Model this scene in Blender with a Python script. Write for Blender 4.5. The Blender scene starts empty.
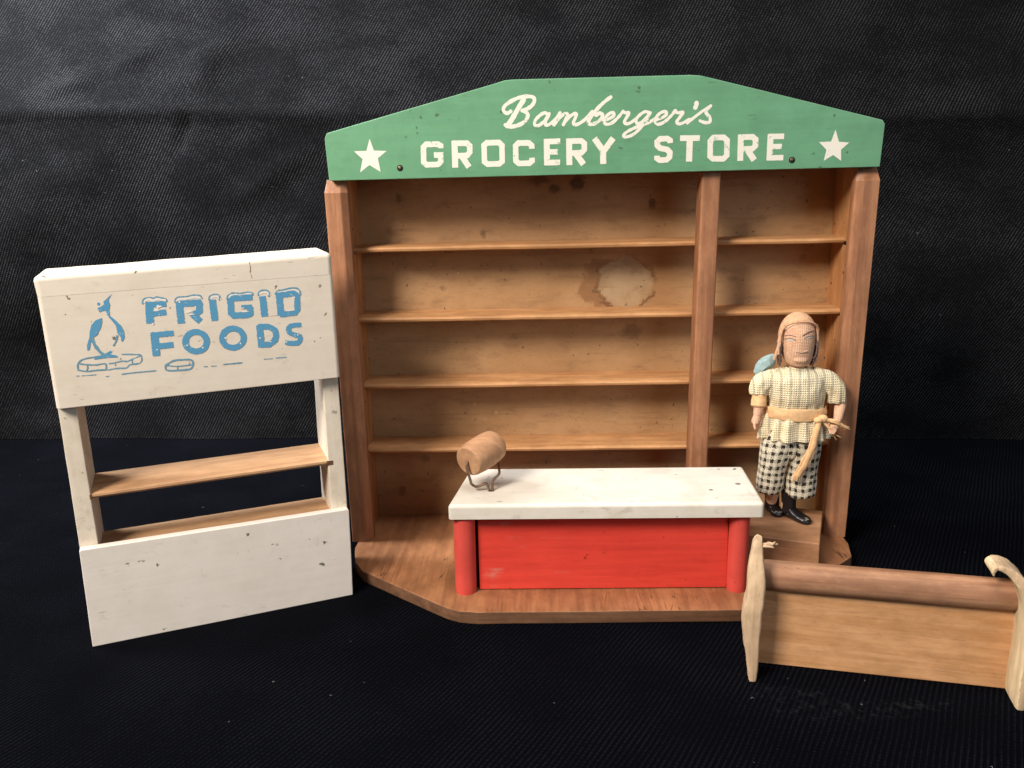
import bpy, bmesh, math, random
from mathutils import Vector, Matrix, noise as mnoise
from mathutils.bvhtree import BVHTree

random.seed(7)
SC = bpy.context.scene
COL = SC.collection
MM = 0.001

# ------------------------------------------------------------------ node helpers
class N:
    """small wrapper round one material's node tree"""
    def __init__(self, name):
        self.m = bpy.data.materials.new(name); self.m.use_nodes = True
        self.t = self.m.node_tree; self.t.nodes.clear()
        self.out = self.t.nodes.new('ShaderNodeOutputMaterial')
        self.b = self.t.nodes.new('ShaderNodeBsdfPrincipled')
        self.t.links.new(self.b.outputs[0], self.out.inputs['Surface'])
        self.tc = self.t.nodes.new('ShaderNodeTexCoord')
        self.obj = self.tc.outputs['Object']; self.uv = self.tc.outputs['UV']
    def new(self, kind, **kw):
        n = self.t.nodes.new(kind)
        for k, v in kw.items(): setattr(n, k, v)
        return n
    def put(self, sock, v):
        if hasattr(v, 'is_linked'): self.t.links.new(v, sock)
        elif isinstance(v, (tuple, list)) and len(v) == 3 and sock.type == 'RGBA': sock.default_value = (*v, 1)
        else: sock.default_value = v
    def math(self, op, a, b=0.0, c=None, clamp=False):
        n = self.new('ShaderNodeMath', operation=op, use_clamp=clamp)
        self.put(n.inputs[0], a); self.put(n.inputs[1], b)
        if c is not None: self.put(n.inputs[2], c)
        return n.outputs[0]
    def add(self, a, b): return self.math('ADD', a, b)
    def mul(self, a, b): return self.math('MULTIPLY', a, b)
    def sin(self, a): return self.math('SINE', a)
    def step(self, v, lo, hi):
        n = self.new('ShaderNodeMapRange', interpolation_type='SMOOTHSTEP')
        self.put(n.inputs['Value'], v); n.inputs['From Min'].default_value = lo; n.inputs['From Max'].default_value = hi
        return n.outputs['Result']
    def sep(self, v):
        n = self.new('ShaderNodeSeparateXYZ'); self.put(n.inputs[0], v); return n.outputs
    def mapping(self, v, scale=(1, 1, 1), loc=(0, 0, 0), rot=(0, 0, 0)):
        n = self.new('ShaderNodeMapping'); self.put(n.inputs['Vector'], v)
        n.inputs['Scale'].default_value = scale; n.inputs['Location'].default_value = loc; n.inputs['Rotation'].default_value = rot
        return n.outputs[0]
    def shift(self, v):
        """a different patch of the texture on every object"""
        oi = self.new('ShaderNodeObjectInfo')
        n = self.new('ShaderNodeVectorMath', operation='MULTIPLY_ADD')
        cx = self.new('ShaderNodeCombineXYZ')
        for i, k in enumerate((3.1, 5.7, 4.3)): self.put(cx.inputs[i], self.mul(oi.outputs['Random'], k))
        self.put(n.inputs[0], v); n.inputs[1].default_value = (1, 1, 1); self.put(n.inputs[2], cx.outputs[0])
        return n.outputs[0]
    def noise(self, v, scale=1.0, detail=3.0, rough=.55, dist=0.0, color=False):
        n = self.new('ShaderNodeTexNoise'); self.put(n.inputs['Vector'], v)
        n.inputs['Scale'].default_value = scale; n.inputs['Detail'].default_value = detail
        n.inputs['Roughness'].default_value = rough; n.inputs['Distortion'].default_value = dist
        return n.outputs['Color' if color else 'Fac']
    def voro(self, v, scale, feature='F1'):
        n = self.new('ShaderNodeTexVoronoi', feature=feature); self.put(n.inputs['Vector'], v); n.inputs['Scale'].default_value = scale
        return n.outputs
    def mix(self, f, a, b, mode='MIX'):
        n = self.new('ShaderNodeMix', data_type='RGBA', blend_type=mode)
        self.put(n.inputs['Factor'], f); self.put(n.inputs[6], a); self.put(n.inputs[7], b)
        return n.outputs[2]
    def bump(self, h, strength=.3, dist=.0005, normal=None):
        n = self.new('ShaderNodeBump'); self.put(n.inputs['Height'], h)
        n.inputs['Strength'].default_value = strength; n.inputs['Distance'].default_value = dist
        if normal is not None: self.put(n.inputs['Normal'], normal)
        return n.outputs[0]
    def edge(self, radius=.0012):
        """1 near convex or concave edges: where handling wears the finish"""
        bv = self.new('ShaderNodeBevel', samples=6); bv.inputs['Radius'].default_value = radius
        g = self.new('ShaderNodeNewGeometry')
        d = self.new('ShaderNodeVectorMath', operation='DOT_PRODUCT')
        self.put(d.inputs[0], bv.outputs[0]); self.put(d.inputs[1], g.outputs['Normal'])
        return self.math('SUBTRACT', 1.0, d.outputs['Value'])
    def done(self, color, rough=.6, normal=None, spec=.5, **kw):
        self.put(self.b.inputs['Base Color'], color); self.put(self.b.inputs['Roughness'], rough)
        self.b.inputs['Specular IOR Level'].default_value = spec
        if normal is not None: self.put(self.b.inputs['Normal'], normal)
        for k, v in kw.items(): self.put(self.b.inputs[k], v)
        return self.m

def srgb(r, g, b):
    f = lambda c: (c / 255 / 12.92) if c / 255 <= .04045 else ((c / 255 + .055) / 1.055) ** 2.4
    return (f(r), f(g), f(b))

def wood(name, light, dark, axis='x', fine=190, rings=34, rough=.55, ringmix=.5, dirt=.3, wear=.35, wearcol=(.62, .38, .2), spec=.35, cracks=0.0):
    n = N(name); v = n.shift(n.obj)
    i = 'xyz'.index(axis)
    def sc(along, cross):
        s = [cross] * 3; s[i] = along; return tuple(s)
    f1 = n.noise(n.mapping(v, sc(9, fine)), 1, 6, .65)
    f2 = n.noise(n.mapping(v, sc(30, fine * 3.5)), 1, 3, .6)
    lo = n.noise(n.mapping(v, sc(3.2, rings)), 1, 2, .45, .6)
    rg = n.add(n.mul(n.sin(n.mul(lo, 46)), .5), .5)
    fac = n.add(n.mul(n.step(f1, .36, .64), 1 - ringmix), n.mul(rg, ringmix))
    col = n.mix(fac, light, dark)
    pores = n.step(f2, .60, .74)
    col = n.mix(n.mul(pores, .42), col, tuple(c * .45 for c in dark))
    blot = n.noise(v, 26, 4, .6)
    col = n.mix(n.mul(n.step(blot, .46, .74), dirt), col, tuple(c * .42 for c in dark))
    mot = n.noise(n.mapping(v, sc(60, 150)), 1, 5, .7)
    col = n.mix(n.mul(n.step(mot, .42, .70), .38), col, tuple(c * .62 for c in dark))
    col = n.mix(n.mul(n.step(mot, .46, .28), .30), col, tuple(min(1, c * 1.22) for c in light))
    grime = n.noise(v, 140, 4, .7)
    col = n.mix(n.mul(n.step(grime, .66, .74), dirt), col, (.06, .032, .018))
    e = n.edge(.0011)
    wn = n.noise(v, 130, 4, .7)
    col = n.mix(n.mul(n.mul(n.step(e, .02, .22), n.step(wn, .42, .62)), wear), col, wearcol)
    h = n.add(n.mul(f1, .6), n.mul(f2, .5))
    if cracks:
        c1 = n.noise(n.mapping(v, sc(7, 95)), 1, 2, .5)
        ck = n.mul(n.step(n.math('ABSOLUTE', n.math('SUBTRACT', c1, .5)), .008, 0.0), n.step(n.noise(v, 30, 2), .52, .6))
        col = n.mix(n.mul(ck, cracks), col, (.03, .014, .008))
    return n.done(col, n.add(rough - .08, n.mul(f1, .22)), n.bump(h, .35, .0004), spec)

def paint(name, col, col2, wearcol, axis='x', rough=.45, wear=.8, specks=.5, speckcol=(.05, .04, .035), dirt=.12, dirtcol=(.35, .27, .19), cover=None, spec=.4, streak=.4):
    """brushed, handled paint over wood: streaks along the grain, specks, worn edges"""
    n = N(name); v = n.shift(n.obj); i = 'xyz'.index(axis)
    s = [230] * 3; s[i] = 14
    st = n.noise(n.mapping(v, tuple(s)), 1, 5, .6)
    c = n.mix(n.step(n.add(n.mul(st, streak), n.mul(n.noise(v, 60, 5, .65), 1 - streak)), .35, .7), col, col2)
    cl = n.noise(v, 34, 4, .6)
    c = n.mix(n.mul(n.step(cl, .48, .75), dirt), c, dirtcol)
    sp = n.noise(v, 210, 2, .5); sp2 = n.noise(v, 45, 1, .5)
    c = n.mix(n.mul(n.mul(n.step(sp, .70, .73), n.step(sp2, .47, .54)), specks), c, speckcol)
    sm = n.noise(n.mapping(v, (70, 70, 110)), 1, 5, .75, .4)
    c = n.mix(n.mul(n.step(sm, .57, .70), dirt * .9), c, tuple(x * .55 for x in dirtcol))
    sc = n.noise(n.mapping(v, (120, 300, 900), rot=(0, .5, 0)), 1, 2, .5); sc2 = n.noise(v, 30, 2, .5)
    c = n.mix(n.mul(n.mul(n.step(sc, .70, .74), n.step(sc2, .54, .60)), specks * .6), c, speckcol)
    if cover:                                        # patches where the paint has rubbed thin
        ru = n.noise(n.mapping(v, tuple(x * .35 for x in s)), 1, 4, .65)
        c = n.mix(n.mul(n.mul(n.step(ru, .56, .70), n.step(cl, .5, .62)), cover[1]), c, cover[0])
    e = n.edge(.0010); wn = n.noise(v, 160, 5, .72)
    c = n.mix(n.mul(n.mul(n.step(e, .03, .25), n.step(wn, .47, .60)), wear), c, wearcol)
    lump = n.noise(v, 120, 2, .5)
    return n.done(c, n.add(rough - .06, n.mul(st, .15)), n.bump(n.add(n.mul(st, .55), n.mul(lump, .6)), .22, .0005), spec)

# ------------------------------------------------------------------ mesh helpers
class MB:
    """collects shapes (given in millimetres) that become ONE mesh object"""
    def __init__(self):
        self.v = []; self.f = []; self.mi = []; self.uv = []; self.sm = []
    def put(self, verts, faces, mat=0, uvs=None, smooth=True):
        o = len(self.v); self.v += [tuple(p) for p in verts]
        for k, f in enumerate(faces):
            self.f.append([o + i for i in f]); self.mi.append(mat); self.sm.append(smooth)
            self.uv.append(uvs[k] if uvs else [(0, 0)] * len(f))
    def bm(self, b, mat=0, smooth=True):
        b.verts.ensure_lookup_table(); b.verts.index_update()
        self.put([v.co for v in b.verts], [[v.index for v in f.verts] for f in b.faces], mat, None, smooth); b.free()
    def prism(self, outline, y0, y1, bevel=0, seg=3, mat=0, axis='y', sub=0, jitter=0, seed=0):
        """outline in (x, z) pushed from y0 to y1 (axis 'y'), or in (x, y) from z0 to z1 (axis 'z')"""
        b = bmesh.new()
        P = (lambda u, w, d: (u, d, w)) if axis == 'y' else (lambda u, w, d: (u, w, d))
        A = [b.verts.new(P(u, w, y0)) for u, w in outline]; B = [b.verts.new(P(u, w, y1)) for u, w in outline]
        k = len(outline)
        b.faces.new(A); b.faces.new(B[::-1])
        for i in range(k): b.faces.new((A[i], B[i], B[(i + 1) % k], A[(i + 1) % k]))
        bmesh.ops.recalc_face_normals(b, faces=b.faces)
        if bevel: bmesh.ops.bevel(b, geom=list(b.edges), offset=bevel, segments=seg, profile=.5, affect='EDGES', clamp_overlap=True)
        if jitter:
            bmesh.ops.subdivide_edges(b, edges=[e for e in b.edges if e.calc_length() > 9], cuts=6, use_grid_fill=True)
            for v in b.verts:
                q = v.co * .06 + Vector((seed * 7.3, seed, 0)); v.co += (mnoise.noise_vector(q) * jitter)
        self.bm(b, mat); return self
    def box(self, x0, x1, y0, y1, z0, z1, bevel=0, seg=3, mat=0, jitter=0, seed=0):
        return self.prism([(x0, z0), (x1, z0), (x1, z1), (x0, z1)], y0, y1, bevel, seg, mat, 'y', 0, jitter, seed)
    def loft(self, rings, caps=True, mat=0, closed=True, vscale=1.0):
        k = len(rings[0]); vs = [p for r in rings for p in r]; fs = []; uv = []
        n = k if closed else k - 1
        c0 = [Vector(r[0]) for r in rings]; L = [0]
        for i in range(1, len(rings)): L.append(L[-1] + (sum((Vector(p) for p in rings[i]), Vector()) / k - sum((Vector(p) for p in rings[i - 1]), Vector()) / k).length)
        per = max(sum((Vector(r[j]) - Vector(r[(j + 1) % k])).length for j in range(n)) for r in rings)
        for i in range(len(rings) - 1):
            for j in range(n):
                a, c = i * k + j, i * k + (j + 1) % k
                fs.append((a, c, c + k, a + k))
                u0, u1 = j / n * per, (j + 1) / n * per
                uv.append([(u0, L[i]), (u1, L[i]), (u1, L[i + 1]), (u0, L[i + 1])])
        self.put(vs, fs, mat, uv)
        if caps and closed:
            self.put(rings[0], [list(range(k))[::-1]], mat); self.put(rings[-1], [list(range(k))], mat)
        return self
    def tube(self, path, rad, k=12, mat=0, flat=(1, 1), caps=True, up=(0, 0, 1), taper=True):
        P = [Vector(p) for p in path]; R = rad if isinstance(rad, (list, tuple)) else [rad] * len(P)
        rings = []; prev = None
        for i, p in enumerate(P):
            t = (P[min(i + 1, len(P) - 1)] - P[max(i - 1, 0)]).normalized()
            if prev is None:
                a = t.cross(Vector(up));  a = t.orthogonal() if a.length < 1e-3 else a
            else: a = prev - t * prev.dot(t)
            a.normalize(); prev = a; c = t.cross(a)
            rings.append([p + (a * math.cos(2 * math.pi * j / k) * flat[0] + c * math.sin(2 * math.pi * j / k) * flat[1]) * R[i] for j in range(k)])
        return self.loft(rings, caps, mat)
    def ball(self, c, r, mat=0, u=20, w=12):
        r = r if isinstance(r, (tuple, list)) else (r, r, r)
        rings = []
        for i in range(w + 1):
            th = math.pi * (i + .02) / (w + .04)
            rings.append([(c[0] + r[0] * math.sin(th) * math.cos(2 * math.pi * j / u), c[1] + r[1] * math.sin(th) * math.sin(2 * math.pi * j / u), c[2] - r[2] * math.cos(th)) for j in range(u)])
        return self.loft(rings, True, mat)
    def rumple(self, amp, f, seed=0):
        """cloth never lies smooth: small creases pushed into what has been collected so far"""
        for i, p in enumerate(self.v):
            q = Vector(p); d = mnoise.noise_vector(Vector((q.x * f, q.y * f, q.z * f * .7 + seed))) * amp + mnoise.noise_vector(Vector((q.x * f * 2.6, q.y * f * 2.6, q.z * f * 1.6 + seed))) * amp * .45
            self.v[i] = tuple(q + d)
        return self
    def build(self, name, mats, parent=None, smooth=True, angle=35, weld=0):
        me = bpy.data.meshes.new(name)
        me.from_pydata([(x * MM, y * MM, z * MM) for x, y, z in self.v], [], self.f)
        ul = me.uv_layers.new(name='UVMap'); flat = [c for f in self.uv for c in f]
        for l, c in zip(ul.data, flat): l.uv = c
        for p, mi, s in zip(me.polygons, self.mi, self.sm): p.material_index = mi; p.use_smooth = smooth and s
        for m in (mats if isinstance(mats, (list, tuple)) else [mats]): me.materials.append(m)
        b = bmesh.new(); b.from_mesh(me)
        bmesh.ops.remove_doubles(b, verts=b.verts, dist=1e-7)
        bmesh.ops.recalc_face_normals(b, faces=b.faces)
        b.to_mesh(me); b.free()
        if smooth: me.set_sharp_from_angle(angle=math.radians(angle))
        o = bpy.data.objects.new(name, me); COL.objects.link(o)
        if smooth and angle < 45:
            wn = o.modifiers.new('flat faces stay flat', 'WEIGHTED_NORMAL'); wn.keep_sharp = True; wn.weight = 90
        if parent is not None: o.parent = parent
        return o

def thing(name, label, cat, loc=(0, 0, 0), rotz=0, group=None):
    o = bpy.data.objects.new(name, None); COL.objects.link(o); o.empty_display_size = .02
    o.location = [c * MM for c in loc]; o.rotation_euler = (0, 0, rotz)
    o['label'] = label; o['category'] = cat
    if group: o['group'] = group
    return o

def resample(p, n=8):
    """Catmull-Rom curve through the points"""
    P = [p[0]] + list(p) + [p[-1]]; out = []    # works on points of any dimension
    for i in range(1, len(P) - 2):
        a, b, c, d = (Vector(q) for q in P[i - 1:i + 3])
        for k in range(n):
            t = k / n
            out.append(.5 * ((2 * b) + (c - a) * t + (2 * a - 5 * b + 4 * c - d) * t * t + (3 * b - a - 3 * c + d) * t ** 3))
    out.append(Vector(P[-2])); return out

_lift = [0]
def lift():
    """every stroke of paint lies a hair above the last, so no two share a plane"""
    _lift[0] = (_lift[0] + 1) % 40; return _lift[0] * .0022

def stroke(mb, pts, w, y, round_=True, mat=0, curve=True, taper=0, rough=0):
    P = resample([(a, b) for a, b in pts], 7) if curve else [Vector(q) for q in pts]
    if rough:                                                        # stencilled paint: a slightly ragged edge
        Q = []
        for a, b in zip(P, P[1:]):
            k = max(1, int((b - a).length / .7)); Q += [a + (b - a) * i / k for i in range(k)]
        P = Q + [P[-1]]
    y = y - lift(); n = len(P); L = []; R = []
    closed = (P[0] - P[-1]).length < .05
    for i, p in enumerate(P):
        if closed and i in (0, n - 1): d0 = (P[-1] - P[-2]).normalized(); d1 = (P[1] - P[0]).normalized()
        else: d0 = (p - P[max(i - 1, 0)]); d1 = (P[min(i + 1, n - 1)] - p)
        d0 = d0.normalized() if d0.length > 1e-6 else d1.normalized(); d1 = d1.normalized() if d1.length > 1e-6 else d0
        t = (d0 + d1).normalized(); m = 1 / max(.5, t.dot(d0)); nn = Vector((-t.y, t.x))
        ww = w * .5 * m * (1 + taper * (mnoise.noise(Vector((p.x * .6, p.y * .6, w)))))
        e1, e2 = (rough * mnoise.noise(Vector((p.x * 1.3, p.y * 1.3, s_))) for s_ in (w, w + 9))
        L.append(p + nn * (ww + e1)); R.append(p - nn * (ww + e2))
    vs = [(q.x, y - k * .0006, q.y) for k, q in enumerate(L)] + [(q.x, y - k * .0006, q.y) for k, q in enumerate(R)]
    mb.put(vs, [(i, i + n, i + n + 1, i + 1) for i in range(n - 1)], mat)
    if round_ and not closed:
        for e, c in ((0, P[0]), (1, P[-1])):
            a = (P[0] - P[1]) if e == 0 else (P[-1] - P[-2]); an = math.atan2(a.y, a.x); y2 = y - .0007 - .0006 * (n if e else 0)
            ring = [(c.x + w * .5 * math.cos(an - 1.6 + 3.2 * k / 9), y2, c.y + w * .5 * math.sin(an - 1.6 + 3.2 * k / 9)) for k in range(10)]
            mb.put([(c.x, y2, c.y)] + ring, [(0, k + 1, k + 2) for k in range(9)], mat)

def polyface(mb, pts, y, mat=0):
    from mathutils.geometry import tessellate_polygon
    y = y - lift(); V = [Vector((a, b, 0)) for a, b in pts]
    mb.put([(a, y, b) for a, b in pts], [tuple(t) for t in tessellate_polygon([V])], mat)

# ------------------------------------------------------------------ painted lettering: brush strokes in millimetres on the sign and on the case
SCRIPT = [([(-57.3, 307.1), (-59.7, 306.0), (-61.9, 307.8), (-61.1, 310.4), (-57.6, 312.9), (-52.3, 315.2), (-47.1, 316.0), (-43.0, 315.5), (-41.9, 313.6), (-43.1, 310.9), (-46.1, 308.7), (-49.8, 307.5)], 2.2), ([(-49.8, 307.5), (-46.9, 306.0), (-46.5, 303.4), (-48.9, 300.3), (-53.4, 298.3), (-58.0, 297.8), (-60.8, 298.9)], 2.2), ([(-48.9, 313.8), (-52.1, 309.3), (-56.3, 302.7), (-59.6, 298.3)], 2.78), ([(-33.3, 304.2), (-35.4, 305.7), (-38.7, 304.1), (-41.8, 300.9), (-41.8, 298.4), (-39.4, 298.1), (-35.8, 300.6), (-33.0, 303.9)], 1.9), ([(-32.7, 305.1), (-34.8, 301.1), (-34.9, 298.4), (-32.5, 298.6), (-28.8, 301.3), (-26.1, 304.6)], 1.9), ([(-25.8, 305.4), (-27.6, 301.9), (-29.6, 298.3)], 2.05), ([(-28.9, 299.0), (-25.8, 302.6), (-22.8, 304.7), (-21.0, 304.5), (-21.6, 302.5), (-23.6, 298.2)], 1.9), ([(-22.8, 299.4), (-19.8, 302.8), (-16.8, 304.6), (-15.3, 304.2), (-15.9, 302.1), (-17.1, 299.2), (-15.9, 297.9), (-12.9, 298.9), (-9.0, 301.6), (-5.1, 305.8)], 1.9), ([(6.6, 314.2), (2.9, 311.6), (-1.2, 308.0), (-5.1, 303.6), (-7.5, 299.6), (-6.3, 298.0), (-3.0, 298.6), (0.3, 300.8), (1.5, 303.4), (-0.3, 304.6), (-2.7, 303.5)], 2.05), ([(2.1, 300.2), (5.7, 301.1), (8.7, 302.9), (8.3, 304.7), (6.0, 304.3), (3.3, 301.9), (2.4, 299.3), (4.2, 297.7), (7.5, 298.5), (11.4, 301.7), (14.3, 305.1)], 1.76), ([(14.6, 305.4), (15.8, 304.5), (18.2, 304.4), (17.3, 302.3), (15.6, 299.3), (16.5, 297.7), (19.2, 298.2), (22.7, 300.6), (25.4, 303.1)], 1.76), ([(31.6, 303.8), (28.9, 304.9), (25.7, 303.2), (23.0, 300.0), (23.7, 297.7), (26.3, 298.3), (29.6, 301.3), (31.9, 304.1)], 1.76), ([(31.9, 304.1), (29.6, 300.1), (26.1, 295.3), (21.3, 291.1), (16.6, 289.6), (15.0, 290.7), (18.0, 293.2), (24.0, 295.8), (30.2, 297.8), (35.0, 300.3)], 1.76), ([(34.7, 299.6), (39.1, 300.7), (42.1, 302.8), (41.5, 304.6), (38.5, 303.9), (35.6, 301.1), (35.0, 298.6), (36.8, 296.9), (40.7, 298.1), (44.5, 301.2), (47.7, 304.8)], 1.76), ([(47.7, 305.1), (49.2, 303.6), (52.5, 303.9), (51.1, 301.3), (49.0, 298.5), (50.0, 296.9), (52.7, 297.3), (56.8, 299.5)], 1.76), ([(61.1, 309.3), (61.0, 307.9), (60.4, 306.5)], 2.49), ([(55.6, 297.2), (59.4, 300.2), (64.8, 304.1), (70.2, 307.4)], 1.61), ([(69.9, 307.1), (67.3, 304.3), (68.0, 302.3), (69.8, 300.3), (69.9, 297.7), (67.0, 297.2), (63.6, 298.4)], 1.76)]
BLOCK = [([(-103.2, 285.4), (-103.2, 287.0), (-104.9, 288.0), (-112.5, 288.1), (-114.4, 286.4), (-114.7, 277.0), (-112.9, 275.2), (-105.5, 275.3), (-103.6, 276.7), (-103.4, 281.2), (-107.8, 281.2)], 3.36), ([(-94.1, 289.8), (-94.2, 273.0)], 3.76), ([(-95.6, 288.3), (-86.1, 288.2), (-84.3, 286.5), (-84.4, 282.5), (-86.2, 280.5), (-93.8, 280.4)], 3.36), ([(-89.8, 280.3), (-85.2, 273.1)], 3.63), ([(-75.0, 286.6), (-73.1, 288.1), (-65.3, 288.1), (-63.4, 286.3), (-63.5, 276.3), (-65.5, 274.8), (-73.1, 274.7), (-75.0, 276.3), (-75.0, 286.6)], 3.36), ([(-44.1, 283.7), (-44.2, 285.8), (-46.0, 287.4), (-52.7, 287.5), (-54.6, 285.7), (-54.6, 276.4), (-52.7, 274.7), (-45.8, 274.7), (-44.0, 276.2), (-44.1, 278.1)], 3.36), ([(-34.4, 289.6), (-34.4, 273.1)], 3.63), ([(-35.6, 287.9), (-25.7, 288.0)], 3.36), ([(-35.4, 281.5), (-27.3, 281.4)], 3.22), ([(-35.5, 274.7), (-25.9, 274.8)], 3.36), ([(-20.0, 289.5), (-19.9, 272.9)], 3.63), ([(-21.4, 287.8), (-12.2, 287.9), (-10.2, 286.2), (-10.2, 282.4), (-12.1, 280.5), (-19.4, 280.3)], 3.36), ([(-15.9, 280.2), (-10.7, 273.1)], 3.63), ([(-3.7, 289.3), (2.5, 280.5)], 3.63), ([(8.4, 289.1), (1.8, 280.5)], 3.63), ([(1.8, 282.1), (2.1, 273.1)], 3.76), ([(45.1, 285.1), (44.9, 286.7), (43.2, 287.9), (38.5, 287.9), (36.6, 286.2), (36.7, 283.9), (38.4, 282.2), (43.1, 281.1), (44.9, 279.3), (44.8, 276.5), (42.9, 274.8), (38.5, 274.6), (36.7, 275.9), (36.7, 277.5)], 3.36), ([(51.2, 288.0), (63.9, 287.8)], 3.36), ([(57.5, 289.0), (57.3, 273.3)], 3.76), ([(70.6, 285.8), (72.6, 287.9), (79.1, 287.8), (81.3, 285.9), (81.4, 276.5), (79.4, 274.6), (72.8, 274.7), (70.8, 276.4), (70.6, 285.8)], 3.36), ([(90.0, 289.3), (90.2, 273.0)], 3.63), ([(88.7, 287.7), (97.5, 287.7), (99.5, 286.0), (99.5, 282.2), (97.7, 280.4), (90.4, 280.3)], 3.36), ([(94.3, 280.2), (99.2, 273.2)], 3.63), ([(108.9, 289.1), (108.9, 273.0)], 3.63), ([(107.6, 287.7), (117.5, 287.6)], 3.22), ([(108.2, 281.4), (116.4, 281.4)], 3.09), ([(107.4, 274.5), (117.7, 274.4)], 3.22)]
STARS = [[(-149.2, 292.5), (-146.9, 285.0), (-138.6, 284.6), (-144.6, 280.1), (-143.3, 271.5), (-150.4, 276.0), (-156.8, 271.4), (-154.6, 279.8), (-160.0, 284.9), (-151.8, 284.9)], [(149.8, 290.9), (152.5, 283.4), (159.1, 282.8), (154.2, 278.5), (154.7, 271.5), (149.4, 275.3), (143.6, 271.8), (144.9, 278.6), (139.9, 283.5), (147.5, 283.7)]]
SIGN_NAILS = [(-130.4, 273.6), (123.3, 272.8)]
FRIGID = [([(54.1, 203.5), (53.2, 191.3)], 3.64), ([(52.1, 202.1), (62.9, 201.6)], 2.87), ([(54.4, 196.5), (62.4, 197.1)], 2.87), ([(69.7, 202.3), (69.7, 189.9)], 3.45), ([(68.7, 201.1), (80.2, 201.1), (80.6, 200.1), (80.0, 196.2), (78.6, 195.1), (76.5, 194.9)], 3.26), ([(75.7, 195.2), (80.0, 190.1)], 3.26), ([(87.7, 202.2), (87.9, 189.9)], 3.45), ([(110.0, 202.0), (99.0, 202.1), (97.5, 200.6), (97.4, 193.6), (98.6, 192.0), (106.3, 191.8), (107.8, 192.5), (108.0, 196.5)], 3.26), ([(109.2, 196.4), (103.2, 196.6)], 2.11), ([(115.7, 202.1), (115.9, 190.0)], 3.45), ([(125.2, 203.3), (125.3, 190.2)], 3.45), ([(123.4, 201.9), (133.5, 202.5), (135.2, 201.5), (135.5, 199.8), (135.0, 192.2), (133.8, 191.0), (124.5, 190.5)], 3.07), ([(54.6, 185.8), (54.4, 172.4)], 3.64), ([(52.8, 184.6), (64.9, 184.7)], 2.87), ([(54.1, 177.9), (64.0, 178.0)], 3.07), ([(112.4, 185.2), (112.4, 171.8)], 3.45), ([(111.7, 184.0), (115.6, 184.0), (118.7, 183.2), (121.0, 180.8), (121.3, 177.8), (119.8, 174.8), (117.0, 173.3), (114.6, 173.1), (112.1, 173.1)], 3.07), ([(136.6, 183.3), (131.5, 183.3), (129.1, 182.0), (129.1, 179.5), (131.4, 177.8), (134.6, 176.6), (135.3, 174.6), (134.1, 172.8), (130.7, 172.4), (126.3, 173.5)], 2.59)]
RINGS = [([(82.2, 178.1), (81.9, 176.9), (81.3, 175.7), (80.5, 174.7), (79.5, 173.9), (78.3, 173.3), (77.0, 173.0), (75.7, 173.0), (74.5, 173.3), (73.3, 173.8), (72.3, 174.6), (71.4, 175.6), (70.9, 176.7), (70.6, 178.0), (70.6, 179.2), (70.9, 180.5), (71.4, 181.6), (72.2, 182.6), (73.2, 183.4), (74.4, 184.0), (75.6, 184.3), (76.9, 184.3), (78.2, 184.1), (79.4, 183.5), (80.4, 182.8), (81.3, 181.8), (81.8, 180.6), (82.1, 179.4), (82.2, 178.1)], 3.45), ([(102.8, 178.3), (102.5, 177.0), (102.0, 175.8), (101.1, 174.8), (100.1, 174.0), (98.9, 173.4), (97.6, 173.1), (96.2, 173.1), (94.9, 173.4), (93.7, 173.9), (92.6, 174.7), (91.8, 175.7), (91.2, 176.9), (90.9, 178.1), (90.9, 179.4), (91.1, 180.6), (91.7, 181.8), (92.5, 182.8), (93.5, 183.6), (94.7, 184.2), (96.0, 184.5), (97.4, 184.5), (98.7, 184.3), (99.9, 183.8), (101.0, 183.0), (101.8, 182.0), (102.4, 180.8), (102.8, 179.6), (102.8, 178.3)], 3.45)]
THIN = [([(50.6, 202.8), (51.0, 204.6), (52.4, 205.7), (54.6, 206.0), (56.5, 205.4), (58.1, 206.0), (60.6, 205.4), (62.9, 204.7), (63.4, 203.2)], 0.67), ([(67.5, 202.5), (68.3, 204.3), (70.2, 205.1), (73.8, 205.0), (77.6, 205.6), (81.2, 205.1), (82.2, 203.4)], 0.67), ([(85.8, 202.3), (86.6, 204.3), (88.8, 205.1), (91.1, 204.8), (91.9, 203.3), (91.4, 201.9)], 0.67), ([(95.7, 202.0), (96.7, 204.1), (99.3, 205.2), (103.6, 204.7), (107.5, 205.2), (109.9, 204.6), (110.3, 203.3)], 0.67), ([(113.3, 202.9), (113.9, 204.7), (116.1, 205.6), (118.7, 205.2), (119.8, 203.7), (119.2, 201.8)], 0.67), ([(123.1, 203.0), (124.5, 204.6), (127.6, 205.0), (132.7, 205.7), (136.0, 205.2), (137.5, 203.2), (137.3, 201.1)], 0.77), ([(79.1, 163.6), (80.8, 163.4)], 0.48), ([(83.1, 163.4), (85.7, 163.3)], 0.48), ([(90.2, 163.8), (95.6, 163.7), (100.2, 163.7)], 0.67), ([(113.3, 164.4), (118.1, 164.3)], 0.48), ([(120.1, 164.5), (126.1, 164.2)], 0.57), ([(42.1, 164.0), (47.6, 164.0), (53.0, 163.9)], 0.57)]
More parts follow.
